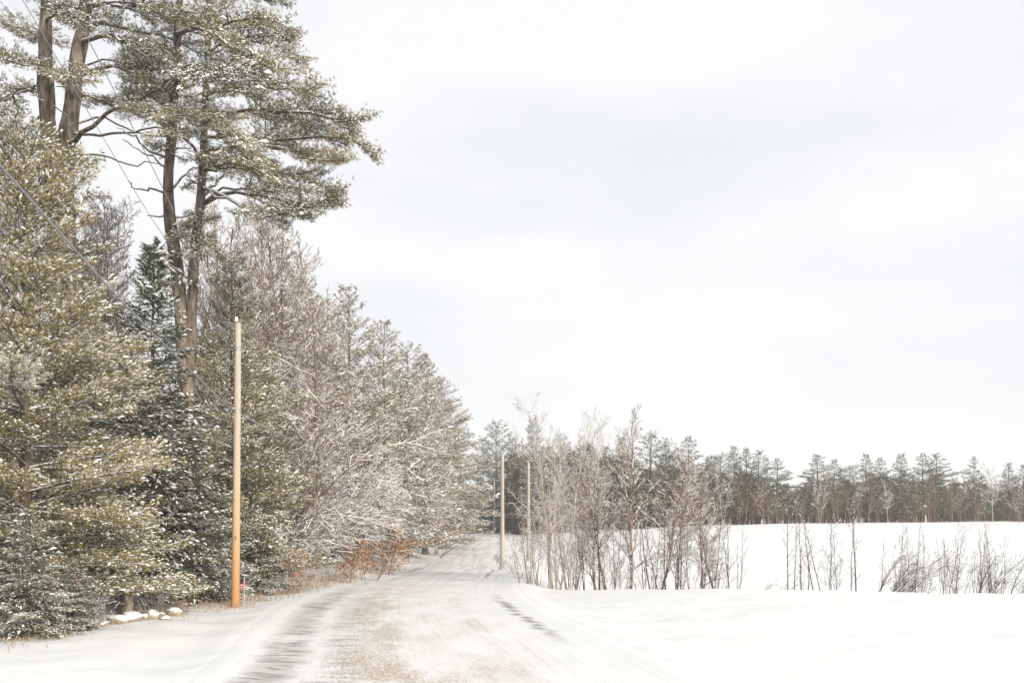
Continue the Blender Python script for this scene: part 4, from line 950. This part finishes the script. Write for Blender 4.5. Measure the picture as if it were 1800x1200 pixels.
M_ins, t, b = mat('porcelain_insulator', .3); t.links.new(ramp(t, noise(t, 8), [(.3, (.62, .60, .56)), (.7, (.8, .78, .74))]), b.inputs['Base Color'])
M_cable, t, b = mat('weathered_cable', .6); t.links.new(ramp(t, noise(t, 12), [(.3, (.14, .14, .15)), (.7, (.30, .30, .32))]), b.inputs['Base Color'])
def pole(px, base_py, Y, top_py, r, m, label, hw=True, lean=0.0):
    X = (px-900)/F*Y; zg = float(gz(X, Y)); H = topz(top_py, Y)-zg
    o = empty('utility_pole', (X, Y, zg)); tag(o, label, 'utility pole', 'utility poles along the road')
    g = Geo(); z = np.linspace(-.3, H, 14); add_tube(g, np.column_stack([lean*z/H, 0*z, z]), np.linspace(r*1.15, r*.8, 14), 18, 0, np.random.default_rng(3), .008); g.obj('pole_shaft', [m], o, True)
    if Y < 40:
        rr_ = np.random.default_rng(8)
        for q_ in range(7):
            a_ = rr_.uniform(PI*1.05, PI*1.95); z_ = rr_.uniform(.3, H*.95); rz_ = r*(1.13-.33*z_/H)
            g = Geo(); p_ = [lean*z_/H+math.cos(a_)*rz_, math.sin(a_)*rz_, z_]; add_tube(g, [[p_[0], p_[1]+.004, z_-.02], [p_[0], p_[1]-.004, z_], [p_[0], p_[1]+.004, z_+.02]], [.006, .012, .006], 5); g.obj('staple', [M_metal], o)
        g = Geo(); z_ = 1.9; V_, f_ = segs([[lean*z_/H+.02, -r*1.06, z_-.05]], [[lean*z_/H+.02, -r*1.06, z_+.05]], [.035], [.035], 4, PI/4); V_[:, 1] = -r*1.06 + (V_[:, 1]+r*1.06)*.12; g.add(V_, f_); g.obj('tag', [M_metal], o)
    if hw:
        x = lean
        g = Geo(); add_tube(g, [[x-.05, 0, H-.35], [x-.05, 0, H+.06]], [.012, .012], 6); g.obj('insulator_pin', [M_metal], o, True)
        g = Geo(); add_tube(g, [[x-.05, 0, H+.04], [x-.05, 0, H+.07], [x-.05, 0, H+.10], [x-.05, 0, H+.14], [x-.05, 0, H+.17]], [.035, .055, .035, .05, .03], 10); g.obj('insulator', [M_ins], o, True)
        zb = topz(613, 25)-zg if px < 500 else H*.86
        for zz in (zb, topz(722, 25)-zg if px < 500 else H*.62):
            xx = lean*zz/H
            g = Geo(); add_tube(g, [[xx-r*.9, 0, zz-.05], [xx-r*.9-.10, 0, zz-.02], [xx-r*.9-.12, 0, zz+.05]], [.018, .016, .014], 6)
            add_tube(g, [[xx, 0, zz-.03], [xx, 0, zz+.03]], [r*1.08, r*1.06], 16); g.obj('bracket', [M_metal], o, True)
    else: pass
    return X, Y, zg, H
p1 = pole(413.5, 1075, 25, 568, .102, mp_, 'nearest wooden utility pole, orange at the foot, in front of the pines', lean=.08)
p2 = pole(883, 1007, 61, 797, .13, mg, 'grey utility pole at the right side of the road before the rise')
p3 = pole(869, 938, 136, 845, .12, mg, 'thin far utility pole on the crest of the road')
p4 = pole(929, 930, 72, 813, .13, mg, 'utility pole half hidden behind the brush right of the road')
# wires from beyond the camera to the nearest pole: points follow the wires' sag on a line over the verge
def wire(name, pts, r, label, cat='power line', group='wires between the utility poles'):
    pts = np.array(pts, float); tt = np.linspace(0, len(pts)-1, 60); q = np.column_stack([np.interp(tt, np.arange(len(pts)), pts[:, k]) for k in range(3)])
    for _ in range(12): q[1:-1] = (q[:-2]+2*q[1:-1]+q[2:])/4
    g = Geo(); V, f = segs(q[:-1], q[1:], np.full(59, r), np.full(59, r), 6); g.add(V, f); o = g.obj(name, [M_cable], None, True); tag(o, label, cat, group); return o
def over(px, py, pole_x=-7.62, pole_y=25.0, k=.0467):
    a = (px-900)/F; Y = (pole_x + k*pole_y)/(a + k) ; return P(px, py, Y)
PX, PY = p1[0], 25.0
def att(py, dx=-.12): return np.array([PX+dx, 25.0, topz(py, 25)])
c0 = over(0, 290); c1 = over(-700, -400)
wire('communication_cable', [c1, over(-250, 30), c0, over(97, 400), over(207, 523), over(300, 617), att(720)], .021, 'thick grey cable slanting down from the left edge to the nearest utility pole')
wire('power_line', [over(-500, -700), over(-150, -320), over(40, 0), over(180, 240), over(283, 413), att(562, -.05)], .007, 'upper thin wire running to the tip of the nearest utility pole')
wire('power_line', [over(-500, -900), over(-60, -300), over(120, 0), over(233, 223), over(320, 400), over(380, 560), att(613)], .009, 'lower thin wire running to the bracket of the nearest utility pole')
def span(a, b, sag, r, label, name='power_line'):
    a, b = np.array(a, float), np.array(b, float); q = [a+(b-a)*u - np.array([0, 0, 4*sag*u*(1-u)]) for u in np.linspace(0, 1, 20)]
    return wire(name, q, r, label)
def pt(p, f, dx=0): return (p[0]+dx, p[1], p[2]+p[3]*f)
span(att(720), pt(p2, .62), .9, .022, 'cable from the nearest pole across the road to the second pole', 'communication_cable')
span(att(562, -.05), pt(p2, 1.02), .7, .010, 'thin top wire from the nearest pole across the road to the second pole')
span(pt(p2, 1.02), pt(p3, 1.02), .6, .012, 'thin wire from the second pole up the road to the farthest pole')
span(pt(p2, .62), pt(p3, .62), .6, .018, 'cable from the second pole up the road to the farthest pole', 'communication_cable')

# ================================================================== SMALL THINGS ON THE LEFT VERGE
mr, t, b = mat('granite_stone', .85)
z, gg = sep_n(t); nf = noise(t, 7, 6, .65); f = math_(t, 'DIVIDE', math_(t, 'SUBTRACT', math_(t, 'ADD', z, math_(t, 'MULTIPLY', noise(t, 3, 3), .4)), .55), .2, True)
t.links.new(mix(t, f, ramp(t, nf, [(.35, (.16, .13, .10)), (.65, (.42, .36, .29))]), SNOW), b.inputs['Base Color']); bump(t, b, nf, .03)
def stone(px, Y, r, sq, seed, label):
    rng = np.random.default_rng(seed); n, m = 16, 12
    th = np.linspace(0, 2*PI, n, endpoint=False); ph = np.linspace(0, PI, m); TH, PH = np.meshgrid(th, ph)
    d = np.stack([np.sin(PH)*np.cos(TH), np.sin(PH)*np.sin(TH), np.cos(PH)], 2)
    dirs = nrm(rng.normal(size=(14, 3))); cut = rng.uniform(.72, .98, 14)
    rr = np.min(np.where(d@dirs.T > .15, cut/np.maximum(d@dirs.T, .15), 9), axis=2); rr = np.minimum(rr, 1.05)*(1+.10*np.sin(5*TH+seed)*np.sin(3*PH+seed*.7))
    V = (d*rr[:, :, None]*np.array([r, r*.8, r*sq])).reshape(-1, 3)
    idx = np.arange(n*m).reshape(m, n); Fq = np.stack([idx[:-1], idx[1:], np.roll(idx[1:], -1, 1), np.roll(idx[:-1], -1, 1)], 2).reshape(-1, 4)
    g = Geo(); g.add(V, Fq); o = g.obj('stone', [mr], None, True); X, Yy, Z = gpt(px, Y, r*sq*.28); o.location = (X, Y, Z); o.rotation_euler = (0, 0, rng.uniform(0, 6))
    tag(o, label, 'stone', 'snow-capped stones at the edge of the wood')
for i, a in enumerate([
 (165, 19.0, .15, .95, 'round snow-capped stone at the left end of the row'),
 (183, 19.3, .14, .6, 'flat stone right of the round one at the left end'),
 (208, 19.6, .24, .6, 'long low stone under snow in the middle of the row'),
 (232, 20.0, .30, .55, 'widest snow-covered stone of the row'),
 (253, 20.4, .14, .8, 'small stone right of the widest one'),
 (268, 20.9, .17, 1.0, 'upright rounded tan stone near the right end of the row'),
 (282, 21.4, .14, .8, 'snowy stone just behind the rounded tan one'),
 (290, 20.9, .15, .55, 'low flat brown stone at the right end of the row'),
 (306, 21.8, .19, .75, 'snow-heaped stone last in the row near the brown seedling')]):
    stone(a[0], a[1], a[2], a[3], 500+i, a[4])
# cut stump with a broken top
def stump(px, Y, H, r, label, seed):
    rng = np.random.default_rng(seed); X, Yy, Z = gpt(px, Y); o = empty('tree_stump', (X, Y, Z)); tag(o, label, 'tree stump', 'stumps at the edge of the wood')
    g = Geo(); z = np.linspace(-.15, H, 8); add_tube(g, np.column_stack([rng.normal(0, .01, 8), rng.normal(0, .01, 8), z]), np.interp(z, [-.15, .15, H], [r*1.35, r, r*.92]), 12, 0, rng, .06); g.obj('trunk', [M_bark_red], o, True)
    g = Geo()
    for k in range(5):
        a = rng.uniform(0, 6.3); add_tube(g, [[math.cos(a)*r*.6, math.sin(a)*r*.6, H-.1], [math.cos(a)*r*1.2, math.sin(a)*r*1.2, H+rng.uniform(.05, .22)]], [.05, .015], 5)
    g.obj('splinters', [M_bark_red], o, True)
stump(225, 21.5, .62, .13, 'broken grey tree stump behind the snowy stones', 1)
stump(212, 22.2, .35, .10, 'shorter stump just left of the broken grey one', 2)
# marker stake with a pink ribbon beside the pole
X, Yy, Z = gpt(428.5, 25.3); o = empty('marker_stake', (X, Yy, Z)); tag(o, 'thin grey wooden stake with a pink ribbon beside the nearest utility pole', 'marker stake')
g = Geo(); add_tube(g, [[0, 0, -.1], [.01, 0, .82]], [.022, .020], 4); g.obj('stake', [mg], o)
M_rib, t, b = mat('pink_ribbon', .6); t.links.new(ramp(t, noise(t, 30), [(.3, (.62, .10, .16)), (.7, (.8, .22, .28))]), b.inputs['Base Color'])
g = Geo(); add_tube(g, [[0, 0, .60], [0, 0, .65]], [.03, .03], 8); V, f = segs([[-.02, -.02, .62], [-.02, -.02, .62]], [[-.09, -.03, .50], [-.03, -.04, .48]], [.02, .018], [.012, .010], 4); g.add(V, f); g.obj('ribbon', [M_rib], o)
# small marker post on the crest of the field
X, Yy, Z = gpt(1627, 112); g = Geo(); add_tube(g, [[0, 0, -.2], [0, 0, .5], [.02, 0, .95]], [.07, .065, .05], 10); o = g.obj('marker_post', [M_ins], None, True); o.location = (X, Yy, Z); tag(o, 'tiny white post on the crest of the snowy field', 'marker post')

# dead grass and twigs poking through the snow on the left verge
rng = np.random.default_rng(77); g = Geo(); n = 5200
yy = rng.uniform(13, 75, n)**1.0; off = np.abs(rng.normal(0, .75, n)); xx = np.interp(yy, [13, 16.4, 25, 35, 50, 138], [-9.0, -8.9, -7.6, -7.3, -7.3, -8.2]) - off*rng.choice([1, 1, 1, -.5], n)
keep = vnoise(xx*1.2, yy*.7) > .42; xx, yy = xx[keep], yy[keep]; n = len(xx)
p0 = np.column_stack([xx, yy, gz(xx, yy)-.02]); d = np.column_stack([rng.normal(0, .6, n), rng.normal(0, .6, n), np.ones(n)]); L = rng.uniform(.08, .34, n)
V, f = segs(p0, p0+nrm(d)*L[:, None], np.full(n, .006), np.full(n, .002), 3); g.add(V, f, 0, np.repeat(rng.random(n), 6))
tag(g.obj('dead_grass', [M_grass]), 'dead grass and stubble poking out of the snow along the foot of the left wood', 'grass', kind='stuff')
bare_lib('weed', .5, [M_twig_red, M_snow], seed=161, stems=3, nlimb=5, spread=.8, up=.3, lv=1, first=.3, r0=.005, lens=(.35,), rmin=.003, stemspread=.6, base_r=.05)
for i, (px, Y, h, lab) in enumerate([
 (182, 14.6, 1150, 'thin forked weed stalk in the snow, bottom left'), (35, 14.8, 1162, 'weed stalk in the snow nearest the left edge'),
 (50, 14.3, 1170, 'short weed stalk just right of the one nearest the left edge'), (205, 13.9, 1180, 'low reddish weed at the bottom edge, left of its pair'),
 (224, 13.9, 1176, 'low reddish weed at the bottom edge, right of its pair'), (320, 19.5, 1095, 'small twig in the snow below the brown seedling')]):
    place('weed', 'weed', px, Y, h, lab, 'weed', 'weeds poking through the snow', i*1.3, 1.2)

# ------------------------------------------------------------------ haze
def haze(density):
    g = Geo(); x0, x1, y0, y1, z0, z1 = -1700, 2300, -45, 1600, -16, 62
    V = [[x, y, z] for z in (z0, z1) for x, y in ((x0, y0), (x1, y0), (x1, y1), (x0, y1))]
    g.add(V, [[3, 2, 1, 0], [4, 5, 6, 7], [0, 1, 5, 4], [1, 2, 6, 5], [2, 3, 7, 6], [3, 0, 4, 7]])
    m = bpy.data.materials.new('haze'); m.use_nodes = True; t = m.node_tree; t.nodes.clear()
    out = N(t, 'ShaderNodeOutputMaterial'); pv = N(t, 'ShaderNodeVolumePrincipled'); pv.inputs['Color'].default_value = (.97, .975, .98, 1); pv.inputs['Density'].default_value = density; pv.inputs['Anisotropy'].default_value = .2
    t.links.new(pv.outputs[0], out.inputs['Volume'])
    tag(g.obj('haze', [m]), kind='stuff', label='thin pale winter haze over the whole place', cat='haze')
haze(.0006)
